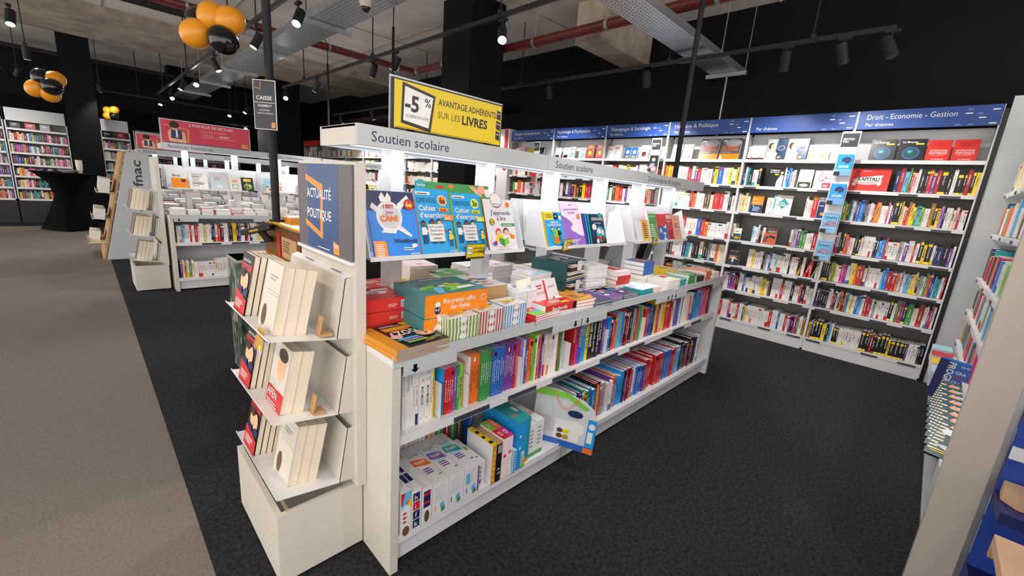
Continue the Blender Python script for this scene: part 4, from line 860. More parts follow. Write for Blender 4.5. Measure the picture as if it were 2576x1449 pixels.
# far side of the worktop, seen between the posts
def back_pile(x,y,n,c_,l,w_=.18,d_=.2,t_=.02,it=None): pile(x,y,w_,d_,t_,n,c_,it or [('l',.15,.6,.85,.85,'w',2),('c',.5,.35,.14,'s',.1)],l,'back','page',yaw=random.uniform(-8,8),jit=3)
for x,y,n,c_,l in ((.76,1.9,3,'w','white magazine behind the red boxes'),(.98,1.93,4,'r','red magazine pile behind the first post'),(1.2,1.95,3,'y','yellow review behind the orange and teal boxes'),(1.42,1.96,5,'g','green review beyond the orange and teal boxes'),(1.3,2.1,7,'P','pale pink paperback at the far edge'),(1.62,1.93,5,'a','grey review left of the second post'),(1.86,1.98,6,'P','pale paperback right of the second post'),(2.08,1.95,4,'w','white review on the far side'),(1.75,2.1,5,'w','white novel at the far edge'),
   (2.3,1.95,4,'c','cream review on the far side'),(2.55,1.95,5,'r','red folder on the far side'),(2.8,1.95,4,'w','white folded sheet on the far side'),(3.02,1.95,4,'a','grey review on the far side, third bay'),(3.76,1.95,3,'w','white review near the far end panel')):
    back_pile(x,y,n,c_,l)
# rack of thin magazines at the far end behind the third tray
for k,x in enumerate((3.24,3.50)):
    t=thing('magazine_rack',(x,1.95,ZT),('nearer' if k==0 else 'farther')+' grey rack of thin leaning magazines at the far island end','rack','magazine racks')
    m=MB(); m.wb(x-.02,x+.16,1.81,1.825,ZT,ZT+.09,'grey_sign'); m.wb(x-.02,x+.16,1.825,2.06,ZT,ZT+.01,'grey_sign'); m.build('rack_frame',t)
    rr=random.Random(k)
    for i in range(12):
        c_=rr.choice('akdnwea'); m=MB(); f=Fr((x+.0+.011*i,2.05,ZT+.012),(0,-1,0),(-1,0,0)).lean(28); m.box(f,0,.22,0,.004,0,.26+rr.uniform(-.02,.02),c_); one('magazine',m,'thin %s magazine, %s from the left in the %s grey rack'%(NAMES[c_],ORD(i+1),'nearer' if k==0 else 'farther'),'magazine','thin leaning magazines in the racks')
# ---------------------------------------------------------------- shelving along the right wall
XW=5.744
ZS=[2.12,1.815,1.50,1.145,.83,.52,.15]
def wall_bay(y1,y0,band,title,sub,label,depth=.36,zt=2.60,shelves=None,txt='w',marks=True):
    f=Fr((XW,y1,0),(0,-1,0),(-1,0,0)); w=y1-y0; ZZ=shelves or ZS
    t=thing('wall_bookcase',f.p(w/2,.2,0),label,'bookcase','bookcases along the black wall')
    m=MB(); m.box(f,.004,w-.004,depth,depth+.02,.1,zt-.17,'shelf_back'); m.build('back_panel',t)
    for a,nm in ((0,0),(w-.012,1)):
        m=MB(); m.box(f,a,a+.012,.0,.02,.02,zt,'white')
        if a==0:
            for i in range(34): m.quad(f,a+.002,2.0+i*.0175,a+.007,2.009+i*.0175,'k',1)
            for i in range(5): m.quad(f,a+.002,.03+i*.02,a+.007,.04+i*.02,'k',1)
        m.box(f,a,a+.012,.02,depth,.1,zt-.2,'shelf_back'); m.build('upright',t)
    for z in ZZ:
        m=MB(); lo=z==ZZ[-1]; m.box(f,.012,w-.012,.0,depth,z-.02,z,'white'); m.box(f,.012,w-.012,-.004,.001,z-.032,z+.003,'white'); s_=m.build('shelf',t)
        if z!=ZZ[0]:
            for q in (.06,.5,.8):
                m=MB(); a=q*w+random.uniform(-.04,.04); m.box(f,a,a+.14,-.007,-.0045,z-.03,z-.012,'label_rail'); m.build('label_strip',s_)
    m=MB(); m.box(f,.012,w-.012,.19,.2,ZZ[0]+.001,zt-.17,'c_A'); m.build('upper_panel',t)
    m=MB(); m.box(f,.012,w-.012,-.002,.02,.0,.118,'white'); m.build('plinth',t)
    m=MB(); m.box(f,.012,w-.004,-.001,.015,zt-.175,zt,band); g=Fr(f.p(0,-.0012,0),f.r,f.n,f.u)
    L_=m.build('header',t); m=MB()
    if title: m.text(g,.08,zt-.085,.05,title,txt,1,width=.64*w,bold=-.004)
    if sub: m.text(g,.08,zt-.15,.034,sub,txt,1,bold=-.006)
    if marks and band=='blue_band':
        for (a,c) in ((.77,.07),(.86,.11),(.93,.045),(.93,.16)): m.quad(g,a*w,zt-c,(a+.045)*w,zt-c+.010,'w',1)
        for (a,c,s) in ((.78,.03,'1815'),(.84,.07,'1789'),(.72,.16,'2000'),(.8,.16,'1905')): m.text(g,a*w,zt-c-.008,.014,s,'L',1,bold=-.01)
    if m.f: m.build('lettering',L_)
    return f,w
YB=[-.19,.823,1.839,2.852,3.853,4.886,5.905]
TIT=[('Droit - Economie - Gestion','Par thèmes'),('','Par thèmes'),('Histoire & Politique','Par thèmes'),('Témoignages & Sociologie','Par thèmes'),('Psychologie & Psychanalyse','Par thèmes'),('Religion & Esotérisme','Par thèmes')]
NMB=['rightmost wall bay','second wall bay from the right','third wall bay from the right','fourth wall bay from the right','fifth wall bay from the right','sixth wall bay from the right']
ROWS={0:[None,None,"Yag'yktwkbB'nkawcrO'wwwrwvK'KycroYyglGwwDDKYVkwwcprww","rnvw'k'Komcwk'KcwwwwwnklB'rwwwwa'wvwwrwK'yK'wnN'k'vw".replace('N','n'),"KKKnYgywwm'vwwY'orR'wawwwwwwlB'R'R'owawllycyKawgovnlt'wr","v'kkkkwwrnwKokrtwywblwr'R'wawwwwwK'wgrvK'g'c'R'wwvrw","yvK'K'K'Y'kl'wK'Kww'w'w'w'wwwK'Kkrk'K'K'K'yK'K'K'Kvw'w'wkk"],
 1:[None,"nwtk'w'wK'________wlbBsw______www_p____","wwycw_____ww'Lw_______wwcr'w'wwk'","w______\\Lwwkkwn'_______wa'vggwwwR'wkk","_______wwYwwwwkawbwwLc'wwwkwwwD\\wR\\rg\\w","wwvv'rkcwbwwwwwwwyyc_wwwwrwwwkwwrkwww","wrwwwmwwwrw'bywwwwwwwwwrwwbw'rwvkmgwD"],
 2:[None,"oyOobwcp'r'wvRwcw'dyb'wwYwY","trkdwwwwwwRowwwddcr'r'wwkw","wbwwwrd'wrwwwbroww'wwww","gkwYkdwwwntwkkcKkawoc'","wowk'r'wwcwwwwwpvr","wwrwwcwwwrwwwcww"],
 3:[None,"w'wwr'Rwcwwywwwwvw'wwwwdood","wwgwdorwvwwKwwwrcRw'","wwwkrwwnowwwwcww","wwwKawwwnwwrwwcw",None,None],
 4:[None,"bowwtkwwwwdwwnrww","wwrwkwvnodkyrRvkw","kwwwblrwywwgwwow",None,None,None],
 5:[None,"wwrwcwwkyobwwwwrwwww","dgw'oowrwwwrwLpdwkww","wwgtkkwwwnwwwoww",None,None,None]}
for i in range(6):
    f,w=wall_bay(YB[i+1],YB[i],'blue_band',TIT[i][0],TIT[i][1],'white wall bookcase with blue header reading %s, %s'%((TIT[i][0] or 'only Par themes').replace('è','e').replace('é','e'),NMB[i]))
    for k,sp in enumerate(ROWS[i]):
        if not sp: continue
        pg='page_white' if i==0 else 'page'
        g=f.at(.018,.045 if k<6 else .02,ZS[k]+.0035)
        row(g,w-.04,sp,.175 if k<6 else .18,.235 if k<6 else .225,.15 if k<6 else .2,'shelf %d down, %s'%(k+1,NMB[i]),pg,1.0 if i<2 else .7)
F0=Fr((XW,0,0),(0,-1,0),(-1,0,0))
def facing(y,z,w,h,t,face,items,label,deg=12,b=.05,name='displayed_book',grp=None,spine=None):
    return cover_book(Fr((XW+b,y,z+.004),(0,-1,0),(-1,0,0)).lean(deg),w,h,t,face,items,label,name,grp,'page_white',spine)
# top shelf covers, right to left in the wall; y is the left edge
BO=[('t',.12,.82,.09,'La Bourse','w',.7,'l',.02),('r',.6,.74,.9,.8,'Y'),('c',.5,.35,.32,'b',.3),('c',.5,.35,.28,'e',.26),('c',.45,.42,.1,'t',.08)]
for y,l in ((.662,'left'),(.445,'right')): facing(y,2.12,.20,.215,.03,'k',BO,'%s of the two dark books with blue globe on the top shelf'%l)
LP=[('l',.2,.7,.8,.9,'R',3),('t',.14,.45,.09,'LE POUVOIR','w',.74,'l',.01),('t',.14,.33,.09,'RHÉTORIQUE','w',.74,'l',.01),('r',.2,.27,.8,.28,'w'),('t',.3,.05,.06,'LA PAROLE','w',.5)]
for y,l in ((.235,'left'),(.055,'right')): facing(y,2.12,.165,.20,.028,'cov_red',LP,'%s of the two red books on the top shelf, rightmost bay'%l)
facing(.790,1.815,.345,.225,.045,'cov_red',[('c',.5,.45,.35,'p',.12),('p',[(.2,.35),(.8,.5),(.84,.72),(.24,.58)],'w'),('t',.27,.46,.15,'KAPITAL!','k',.5,'l',.03),('c',.2,.3,.05,'w',.06),('c',.78,.34,.05,'w',.06),('l',.35,.88,.65,.92,'w',1)],'large red board game box on the second shelf',6,.03)
row(F0.at(-.40,.045,1.8185),.58,"nR'lgrpwk'krvrK'kwK'KR'KY",.19,.24,.15,'shelf beside the red game box','page_white')
QU=[('r',0,0,.5,1,'c_a'),('p',[(.02,0),(.06,.3),(.24,.42),(.24,.5),(.40,.5),(.40,.42),(.55,.3),(.6,0)],'c_P'),('c',.25,.66,.17,'hair',.19),('c',.34,.62,.13,'skin',.19),('p',[(.25,.42),(.38,.42),(.38,.52),(.25,.52)],'skin'),('p',[(.12,.8),(.15,.93),(.22,.86),(.3,.96),(.37,.86),(.45,.92),(.46,.8)],'A'),('c',.75,.55,.18,'A',.14),('c',.75,.55,.16,'n',.12),('c',.72,.12,.1,'D',.07),('p',[(.1,0),(.5,0),(.62,.3),(.5,.38)],'A')]
for y,l in ((1.63,'left'),(1.42,'right')): facing(y,2.12,.205,.25,.03,'cov_deep',QU,'%s of the two blue books with a crowned lady on the top shelf'%l)
for y,l in ((1.82,'left'),(1.73,'right')): facing(y,2.12,.09,.16,.02,'cov_cream',[('r',0,0,1,.14,'k'),('l',.2,.6,.8,.8,'a',2),('c',.5,.12,.2,'r',.1)],'%s of the two cream books left of the crowned lady covers'%l)
for y,l in ((1.20,'left'),(1.10,'right')): facing(y,2.12,.095,.17,.025,'cov_cream',[('c',.5,.4,.3,'D',.3),('c',.55,.42,.2,'c',.18),('p',[(.2,.2),(.5,.1),(.7,.2),(.5,.3)],'D')],'%s of the two beige dragon covers beside the selection display'%l)
DC=[('r',0,0,1,.28,'cov_orange'),('r',.08,.86,.3,.92,'w'),('c',.6,.8,.4,'a',.2),('t',.1,.55,.1,'LE DESSOUS','o',.8,'l',.02),('t',.1,.42,.1,'DES CARTES','o',.8,'l',.02),('l',.1,.34,.6,.37,'w',1),('p',[(0,0),(.1,.25),(.2,0)],'w')]
for y,l in ((2.42,'left'),(2.16,'right')): facing(y,2.12,.235,.265,.03,'sign_grey',DC,'%s of the two grey and orange atlas books'%l)
misc=[(2.79,.13,.2,'cov_cream',[('l',.2,.6,.8,.8,'k',2),('t',.1,.4,.08,'ÉTAT','r',.7),('c',.75,.2,.12,'k',.1)],'cream book with black hand print, third bay top shelf, left copy'),(2.64,.13,.2,'cov_cream',[('l',.2,.6,.8,.8,'k',2),('t',.1,.4,.08,'ÉTAT','r',.7),('c',.75,.2,.12,'k',.1)],'cream book with black hand print beside the pole'),
 (3.83,.11,.19,'w',[('l',.1,.7,.9,.9,'r',2),('p',[(.1,0),(.5,.1),(.4,.6),(.1,.5)],'A')],'white and red sketched cover, left copy in the fourth bay'),(3.72,.12,.21,'w',[('l',.1,.7,.9,.9,'r',2),('p',[(.1,0),(.5,.1),(.4,.6),(.1,.5)],'A')],'white and red sketched cover, right copy in the fourth bay'),
 (3.53,.10,.17,'b',[('c',.5,.6,.28,'L',.3),('r',.2,.1,.8,.3,'D')],'blue portrait cover, left copy'),(3.42,.10,.17,'b',[('c',.5,.6,.28,'L',.3),('r',.2,.1,.8,.3,'D')],'blue portrait cover, right copy'),
 (3.27,.12,.2,'w',[('l',.1,.75,.9,.95,'A',2),('c',.5,.35,.3,'k',.3),('c',.55,.3,.2,'r',.2)],'white cover with black and red figure, left copy'),(3.12,.12,.2,'w',[('l',.1,.75,.9,.95,'A',2),('c',.5,.35,.3,'k',.3),('c',.55,.3,.2,'r',.2)],'white cover with black and red figure, right copy'),
 (4.88,.12,.18,'w',[('l',.1,.7,.9,.95,'a',2),('c',.5,.2,.4,'k',.22)],'white cover with grey landscape, left copy in the fifth bay'),(4.70,.12,.18,'w',[('l',.1,.7,.9,.95,'a',2),('c',.5,.2,.4,'k',.22)],'white cover with grey landscape, right copy in the fifth bay'),
 (4.58,.12,.19,'w',[('l',.1,.7,.9,.95,'r',3),('c',.5,.3,.32,'t',.32),('c',.5,.3,.18,'w',.2)],'white cover with coloured ring, left copy'),(4.36,.12,.17,'w',[('l',.1,.7,.9,.95,'r',3),('c',.5,.3,.32,'t',.32),('c',.5,.3,.18,'w',.2)],'white cover with coloured ring, right copy'),
 (4.22,.13,.22,'cov_rust',[('c',.5,.45,.33,'k',.33),('c',.5,.42,.24,'y',.28),('r',0,0,1,.16,'r'),('l',.15,.8,.85,.93,'c',2)],'rust red cover with yellow head, left copy'),(4.04,.13,.22,'cov_rust',[('c',.5,.45,.33,'k',.33),('c',.5,.42,.24,'y',.28),('r',0,0,1,.16,'r'),('l',.15,.8,.85,.93,'c',2)],'rust red cover with yellow head, right copy'),
 (5.89,.13,.19,'p',[('l',.2,.7,.8,.8,'d',1),('c',.7,.4,.06,'d',.05)],'pink cover at the far left of the sixth bay'),(5.75,.14,.2,'p',[('l',.2,.7,.8,.8,'d',1),('c',.7,.4,.06,'d',.05)],'second pink cover in the sixth bay'),(5.56,.10,.17,'y',[('l',.2,.5,.8,.9,'O',3)],'yellow cover, left copy in the sixth bay'),(5.45,.10,.17,'y',[('l',.2,.5,.8,.9,'O',3)],'yellow cover, right copy in the sixth bay'),(5.27,.13,.19,'k',[('p',[(.3,.1),(1,.6),(1,.2),(.5,0)],'B'),('l',.2,.3,.6,.8,'a',4)],'black cover with blue flame, sixth bay')]
for y,w_,h_,c_,it,l in misc: facing(y,2.12,w_,h_,.028,c_,it,l)
# covers on the shelves of the second bay
facing(1.54,1.815,.155,.215,.02,'k',[('t',.06,.85,.08,"L'Histoire",'w',.6,'l',.02),('t',.06,.75,.08,'de France','w',.6,'l',.02),('r',.4,.62,.65,.69,'Y'),('c',.85,.75,.1,'skin',.1),('p',[(.6,0),(1,0),(1,.6),(.8,.65),(.6,.3)],'c')],'black history of France book on the second shelf',8,.03)
facing(1.235,1.815,.135,.205,.02,'white',[('r',.05,.0,.95,.33,'cov_darkgrn'),('c',.5,.15,.3,'c',.12),('l',.2,.6,.8,.85,'A',3)],'white book with dark painting strip on the second shelf',8,.03)
facing(1.02,1.815,.115,.20,.02,'P',[('t',.1,.78,.06,'CRIMES','R',.7),('t',.1,.67,.06,'MYSTÈRES','R',.8),('t',.25,.52,.10,'PARIS','n',.7),('r',.2,.05,.85,.32,'R'),('c',.15,.45,.1,'r',.08),('l',.3,.1,.75,.25,'w',3)],'pink book about Paris mysteries on the second shelf',8,.03)
facing(1.665,1.50,.125,.205,.02,'n',[('r',0,.45,1,1,'cov_orange'),('t',.1,.75,.1,'Lady','w',.45,'l',0),('t',.1,.55,.1,'Sapiens','w',.8,'l',0),('l',.2,.1,.9,.38,'L',5),('t',.15,.36,.06,'33','w',.12)],'orange and navy book on the third shelf',8,.03)
facing(1.41,1.50,.165,.225,.025,'cov_cream',[('p',[(.1,.55),(.5,.85),(.85,.58),(.48,.3)],'cov_teal'),('l',.28,.45,.7,.68,'w',3),('t',.6,.85,.05,'P','r'),('t',.2,.15,.05,'C','r'),('t',.8,.15,.05,'P','r')],'cream book with teal diamond on the third shelf',8,.03)
facing(.985,1.50,.09,.185,.025,'n',[('c',.6,.25,.3,'D',.2),('l',.1,.7,.7,.8,'w',1)],'navy book behind the selection display on the third shelf',8,.03)
facing(1.8,1.145,.085,.15,.015,'cov_cream',[('r',0,0,1,.55,'cov_darkgrn'),('l',.2,.7,.8,.85,'g',1),('c',.5,.2,.35,'D',.15)],'small cream and dark green book on the fourth shelf',8,.03)
facing(1.46,1.145,.135,.195,.025,'cov_rust',[('r',0,.68,1,1,'d'),('t',.3,.74,.09,'Napoléon','w',.6,'l',.01),('p',[(.0,.3),(.3,.35),(.4,.15),(0,.1)],'d'),('p',[(.4,.55),(.9,.5),(.95,.35),(.5,.42)],'k'),('c',.3,.4,.15,'k',.08)],'brown book with dark riders on the fourth shelf',8,.03)
facing(1.825,.83,.15,.20,.02,'k',[('t',.15,.82,.09,'1922-1929','p',.75),('c',.5,.35,.35,'s',.2),('c',.5,.28,.4,'k',.16),('c',.5,.3,.08,'L',.2),('l',.15,.5,.85,.6,'s',2)],'black 1922-1929 book with a crowd photo on the fifth shelf',8,.03)
# selection displays hanging in front of the shelves
def selection(y,x,z0,z1,cards,label,w=.14):
    t=thing('selection_display',(x,y,z0),label,'display')
    lean=4; f=Fr((x,y+.02,z0),(0,-1,0),(-1,0,0))
    m=MB(); m.box(f,0,w,.01,.014,0,z1-z0,'white'); m.build('backing_strip',t)
    m=MB(); m.box(f,.008,w-.008,.006,.01,z1-z0-.15,z1-z0-.02,'sign_dark'); g=Fr(f.p(0,.0055,0),f.r,f.n,f.u); m.text(g,.02,z1-z0-.085,.018,'SÉLECTION','w',1,width=.09,bold=.01); m.text(g,.02,z1-z0-.11,.018,'FNAC','w',1,width=.05,bold=.01); m.build('sign',t)
    for i,(c_,it) in enumerate(cards):
        z=z1-z0-.436-i*.295
        m=MB(); m.box(f,.0,w,-.035,-.034,z-.004,z+.06,'clear'); m.box(f,0,w,-.035,.01,z-.006,z-.003,'clear'); m.box(f,.06-.05,.06,-.037,-.0355,z-.005,z+.035,'k'); m.build('pocket',t)
        cover_book(Fr(f.p(.012,-.028,z),f.r,f.n,f.u).lean(5),w-.022,.21,.012,c_,it,('%s book in pocket %d of the '%({'cov_blue':'royal blue','c_b':'blue','c_l':'light blue','k':'black','white':'white','r':'red'}.get(c_,'pale'),i+1))+label,'pocket_book','books in the tall selection display')
    return t
PF=[('c',.6,.72,.3,'n',.25),('t',.2,.36,.11,'LE FUT DU FAIR','w',.62,'l',.02),('l',.4,.6,.7,.63,'w',1)]
CVN=[('r',.05,.9,.95,.93,'r'),('t',.08,.68,.12,'CONVAINCRE','k',.84,'l',.01),('t',.3,.52,.08,'EN MOINS DE','r',.6),('t',.08,.32,.18,'2 MINUTES','r',.84,'l',.02),('l',.2,.15,.8,.22,'b',1)]
selection(.875,5.60,1.05,2.39,[('cov_blue',PF),('cov_blue',PF),('c_l',CVN),('c_l',CVN)],'tall selection display between the rightmost wall bays',.155)
PT=[('c',.5,.72,.22,'skin',.22),('c',.5,.86,.2,'hair',.1),('p',[(.2,.4),(.8,.4),(.7,.56),(.3,.56)],'n'),('l',.15,.28,.85,.5,'w',3),('r',0,0,1,.24,'r'),('t',.15,.06,.12,'RENANT','w',.7,'l',.02)]
selection(2.98,5.60,1.70,2.38,[('k',PT)],'selection display left of the black pole')
selection(5.17,5.60,1.60,2.38,[('white',[('c',.5,.4,.3,'A',.2)]),('r',[('c',.5,.5,.3,'g',.4)])],'selection display in the far blue bay',.13)
m=MB(); 
price_sign(5.0,3.0,-5,'x')  if False else None
# ---------------------------------------------------------------- right wall beyond the blue bays
y=6.22
m=MB(); m.wb(5.70,6.15,5.91,6.2,0,2.63,'white'); m.wb(5.69,5.70,5.95,6.03,1.9,2.62,'r'); one('filler_panel',m,'white filler panel with red edge after the last blue bay','panel')
k=0
REST=["wwcwwrwwkwwAwwcwwwywww","wwwwwcwwrwwkwwwwcwwwoww","wcwwrRwwwwwkwwwwwAww","wwkwwwrwcwwwwwww"]
for i in range(9):
    y1=y+1.13
    f,w=wall_bay(y1,y,'cov_red','','','white wall bookcase with red header, %s after the blue ones'%ORD(i+1),marks=False,zt=2.64)
    for kk in (0,1,2,3,4,5):
        sp=''.join(random.sample(random.choice(REST),16)); row(f.at(.02,.05,ZS[kk]+.0035),w-.05,sp,.16,.23,.13,'shelf %d down, red headed bay %d'%(kk+1,i+1),'page',.5)
    y=y1
# ---------------------------------------------------------------- unit at right angles on the right
m=MB(); m.wb(5.744,5.79,-.75,-.225,0,2.66,'grey_sign'); m.wb(5.735,5.744,-.222,-.192,0,2.56,'black'); one('corner_panel',m,'tall plain grey corner panel right of the wall bookcases','panel')
fp=Fr((5.70,-.35,0),(-1,0,0),(0,1,0)); wp=3.43
t=thing('side_bookcase',fp.p(wp/2,.2,0),'white bookcase standing at right angles beside the grey corner panel','bookcase')
m=MB(); m.box(fp,0,wp,.38,.40,0,2.3,'white'); m.build('back_panel',t)
ZP=[1.83,1.49,1.10,.80,.50]
for z in ZP:
    m=MB(); m.box(fp,0,wp,0,.38,z-.02,z,'white'); m.box(fp,0,wp,-.004,0,z-.035,z+.004,'white'); s_=m.build('shelf',t)
    for q in range(9):
        m=MB(); m.box(fp,.1+q*.36,.2+q*.36,-.008,-.0045,z-.032,z-.012,'c_A' if q%2 else 'label_rail'); m.build('label_strip',s_)
m=MB(); m.box(fp,.0,wp,-.08,.38,0,.33,'white'); m.box(fp,0,wp,-.083,-.08,.0,.02,'shelf_back'); m.build('plinth',t)
for k,(z,sp) in enumerate(zip(ZP,["ww'c'ywVww'lo'wwtw'ww'cb","wo'nw'towwcwlwwyrnwww","n'kr'tm'kowyvdrB'wwG'wnt","K'w'n'rw'M'tww'gwylwkm","oglv'tbyRmwG'bopwmy"])):
    row(fp.at(.03,.02,z+.0045),3.2,sp+sp[::-1].replace("'",''),.2,.27,.2,'shelf %d down of the side bookcase'%(k+1),'page_white',.8)
PG=[('r',.3,0,1,1,'b'),('r',0,0,.3,1,'n'),('t',.52,.72,.07,'GRA','w',.4),('t',.52,.60,.07,'PRO','r',.4),('t',.52,.48,.07,'DU','w',.25),('t',.6,.9,.05,'A2-B1','w',.3)]
for i in range(3):
    f=Fr((4.2,-.195,.331),(-.45,-.89,0),(-.89,.45,0)).at(0,.022*i,0).lean(10)
    th=cover_book(f,.2,.29,.02,'cov_blue',PG if i==0 else [],('front' if i==0 else 'second' if i==1 else 'third')+' blue progressive grammar book standing on the side bookcase plinth','workbook',None,'page_white','n')
    if i==0:
        m=MB(); m.text(f,.055,.28,.04,'PROGRESSIVE','w',6,width=.27,rot=True,bold=.02) ; q=m.build('title',th)
DP=[('l',.02,.15,.25,.95,'c',9),('c',.5,.9,.2,'A',.04),('p',[(.3,.95),(.6,.8),(.5,.75),(.2,.85)],'s'),('c',.3,.7,.2,'w',.1),('c',.6,.5,.18,'s',.1),('p',[(.1,.3),(.5,.35),(.4,.2)],'A'),('l',.1,.1,.5,.2,'y',2)]
for i in range(8):
    f=Fr((3.95-.12*i,-.205,.335),(-.25,-.97,0),(-.97,.25,0)).lean(52)
    cover_book(f,.19,.24,.022,'e',DP,'dark green dictionary standing on the side bookcase plinth, %s from the far end'%ORD(i+1),'workbook','dark green dictionaries','e')
for i in range(4):
    for k in range(6): flat_book(4.45+.28*i,-.33,.2,.13,.02,.331+.0203*k,random.choice('wbyLwr'),[],'flat %s workbook of the %s plinth pile from the viewer'%(ORD(k+1),ORD(i+1)),'front',grp='flat workbooks on the side bookcase plinth')
# ---------------------------------------------------------------- nearest unit with blue lining
t=thing('blue_lined_unit',(1.9,-.6,0),'beige panelled display unit with blue lining in the right foreground','display unit')
m=MB(); m.wb(2.225,2.262,-.327,-.207,0,2.3,'beige_panel'); m.wb(2.222,2.262,-.345,-.327,0,2.3,'metal'); m.build('end_panel',t)
m=MB(); m.wb(2.20,2.215,-1.1,-.345,0,2.3,'shop_blue'); m.wb(.3,2.2,-1.12,-1.1,0,2.3,'shop_blue'); m.build('blue_lining',t)
m=MB(); m.wb(2.03,2.2,-1.0,-.346,.60,.64,'shop_navy'); m.build('blue_shelf',t); m=MB(); m.wb(2.10,2.2,-1.0,-.346,.30,.32,'shop_navy'); m.build('blue_shelf',t)
m=MB(); m.wb(.3,1.50,-1.08,-.26,.79,.818,'pale_wood'); m.wb(1.485,1.50,-1.08,-.26,.76,.79,'brown_card'); m.build('wooden_shelf',t)
m=MB()
for i in range(24): m.wb(1.44-.03*i,1.46-.03*i,-.30,-.285,0,.76,'shop_blue')
m.wb(.3,1.48,-.34,-.30,0,.76,'shop_navy'); m.build('slatted_front',t)
m=MB(); m.wb(2.19,2.199,-.75,-.346,.772,.818,'white'); one('price_rail',m,'white price rail inside the blue lined unit','price rail')
m=MB(); m.prism([(2.19,-.355,.641),(2.13,-.352,.641),(2.09,-.385,.641),(2.09,-.5,.641),(2.19,-.5,.641)],(0,0,.05),'pale_wood'); one('wooden_toy',m,'pale wooden toy block on the dark blue shelf','toy')
# ---------------------------------------------------------------- Sciences humaines island stock
def s2(x,z,b=.045): return Fr((S2[0]+x,S2[1]+b,z),(1,0,0),(0,-1,0))
def dbl(s,n=16): return s+s[::-1].replace("'","").replace('K','w')[:n]
row(s2(.06,ZM),.95,dbl("wwlwwwrwr'ww'yAwwKnwr'kwwvk'y"),.2,.24,.16,'the Sciences humaines upper shelf, first bay','page_white',.9)
row(s2(1.15,ZM),1.05,dbl("wwvrwwkwwwwcwwwwwnwwwwrw"),.2,.23,.16,'the Sciences humaines upper shelf, second bay','page_white',.8)
row(s2(2.26,ZM),.98,dbl("kywk'rwwrR'wworwwty"),.2,.24,.16,'the Sciences humaines upper shelf, third bay','page_white',.8)
row(s2(.06,ZL),1.02,dbl("vwOwgcw'wwwwwwwwcww'wwwwbwww"),.19,.24,.16,'the Sciences humaines bottom shelf, first bay','page_white',.9)
row(s2(1.15,ZL),1.05,dbl("wwwcwwwwwwwcwwwwrwwww"),.19,.23,.16,'the Sciences humaines bottom shelf, second bay','page_white',.8)
row(s2(2.26,ZL),.98,dbl("K'yKw'wrRnwrorwwty"),.2,.24,.16,'the Sciences humaines bottom shelf, third bay','page_white',.9)
rr=random.Random(11)
for r_,(yy,hm) in enumerate(((.01,(2,4)),(.22,(3,6)),(.55,(5,8)),(.78,(6,9)))):
    x=.03
    while x<3.15:
        wd=rr.uniform(.11,.16); n=rr.randint(*hm); th=rr.uniform(.012,.024)
        cs=[rr.choice('wwwcwwwwwrPAcw') for _ in range(n)]
        if not (.44<yy+.2<.56): 
            stack(Fr((S2[0]+x,S2[1]+yy,ZT),(1,0,0),(0,-1,0)),cs,wd,.17,th,'table stack %d of row %d on the Sciences humaines island'%(int(x*8)+1,r_+1),'page',True,1,3)
        x+=wd+rr.uniform(.01,.03)
def sc(x,w,h,c_,it,l,b=0): cover_book(Fr((S2[0]+x,S2[1]+.254+b,1.2475),(1,0,0),(0,-1,0)).lean(19),w,h,.02,c_,it,l,'displayed_book')
sc(.09,.165,.20,'w',[('r',0,0,1,.66,'cov_orange'),('t',.1,.74,.15,'Brut.','k',.75,'l',.02),('c',.72,.5,.16,'n',.12)],'white and orange Brut. book on the Sciences humaines tray')
sc(.27,.19,.235,'w',[('l',.15,.15,.75,.9,'a',7),('t',.15,.66,.05,'RÉSOLUTION','k',.6),('t',.15,.3,.05,'PHILOSOPHIQUE','k',.7)],'white philosophy book with grey lettering right of the Brut. book')
sc(.49,.2,.235,'A',[('l',.2,.55,.8,.8,'a',3),('c',.5,.28,.3,'L',.15),('c',.5,.22,.2,'w',.1)],'pale book with blue arch on the Sciences humaines tray')
sc(.70,.13,.18,'cov_cream',[('l',.2,.65,.8,.85,'r',3),('r',.2,.15,.75,.5,'t'),('r',.25,.19,.7,.46,'w')],'cream book with small teal square on the Sciences humaines tray')
sc(1.12,.13,.2,'L',[('r',0,0,1,.35,'c'),('c',.6,.2,.3,'r',.12),('c',.2,.4,.2,'g',.06),('l',.1,.7,.9,.75,'b',1)],'blue sky photo book in the second Sciences humaines tray')
sc(1.27,.1,.17,'cov_cream',[('t',.4,.7,.12,'M','d'),('l',.3,.2,.7,.6,'d',3)],'cream cartoon book beside the sky photo book')
sc(.84,.14,.19,'k',[('r',.15,.7,.8,.9,'Y'),('c',.5,.35,.35,'G',.3),('c',.4,.3,.2,'d',.15),('c',.65,.4,.12,'c',.1)],'black and yellow comic book left of the pole')
sc(1.62,.23,.24,'cov_teal',[('c',.5,.5,.43,'w',.42),('c',.45,.62,.12,'hair',.12),('c',.38,.72,.06,'hair',.06),('c',.52,.72,.06,'hair',.06),('p',[(.1,.7),(.3,.4),(.4,.3),(.3,.2),(.1,.5)],'r'),('p',[(.45,.35),(.8,.2),(.8,.1),(.5,.15)],'r')],'teal and white book with dancing bear right of the pole')
sc(2.1,.16,.2,'w',[('l',.1,.5,.9,.9,'a',4),('c',.4,.3,.3,'s',.25)],'white book with portrait on the third Sciences humaines tray')
sc(2.30,.18,.215,'k',[('r',.1,.08,.9,.75,'R'),('l',.2,.82,.8,.9,'w',1)],'dark red and black book on the third Sciences humaines tray')
sc(2.49,.17,.215,'k',[('c',.5,.72,.2,'skin',.2),('c',.5,.85,.2,'hair',.08),('l',.1,.1,.9,.42,'w',4)],'black book with smiling portrait on the third Sciences humaines tray')
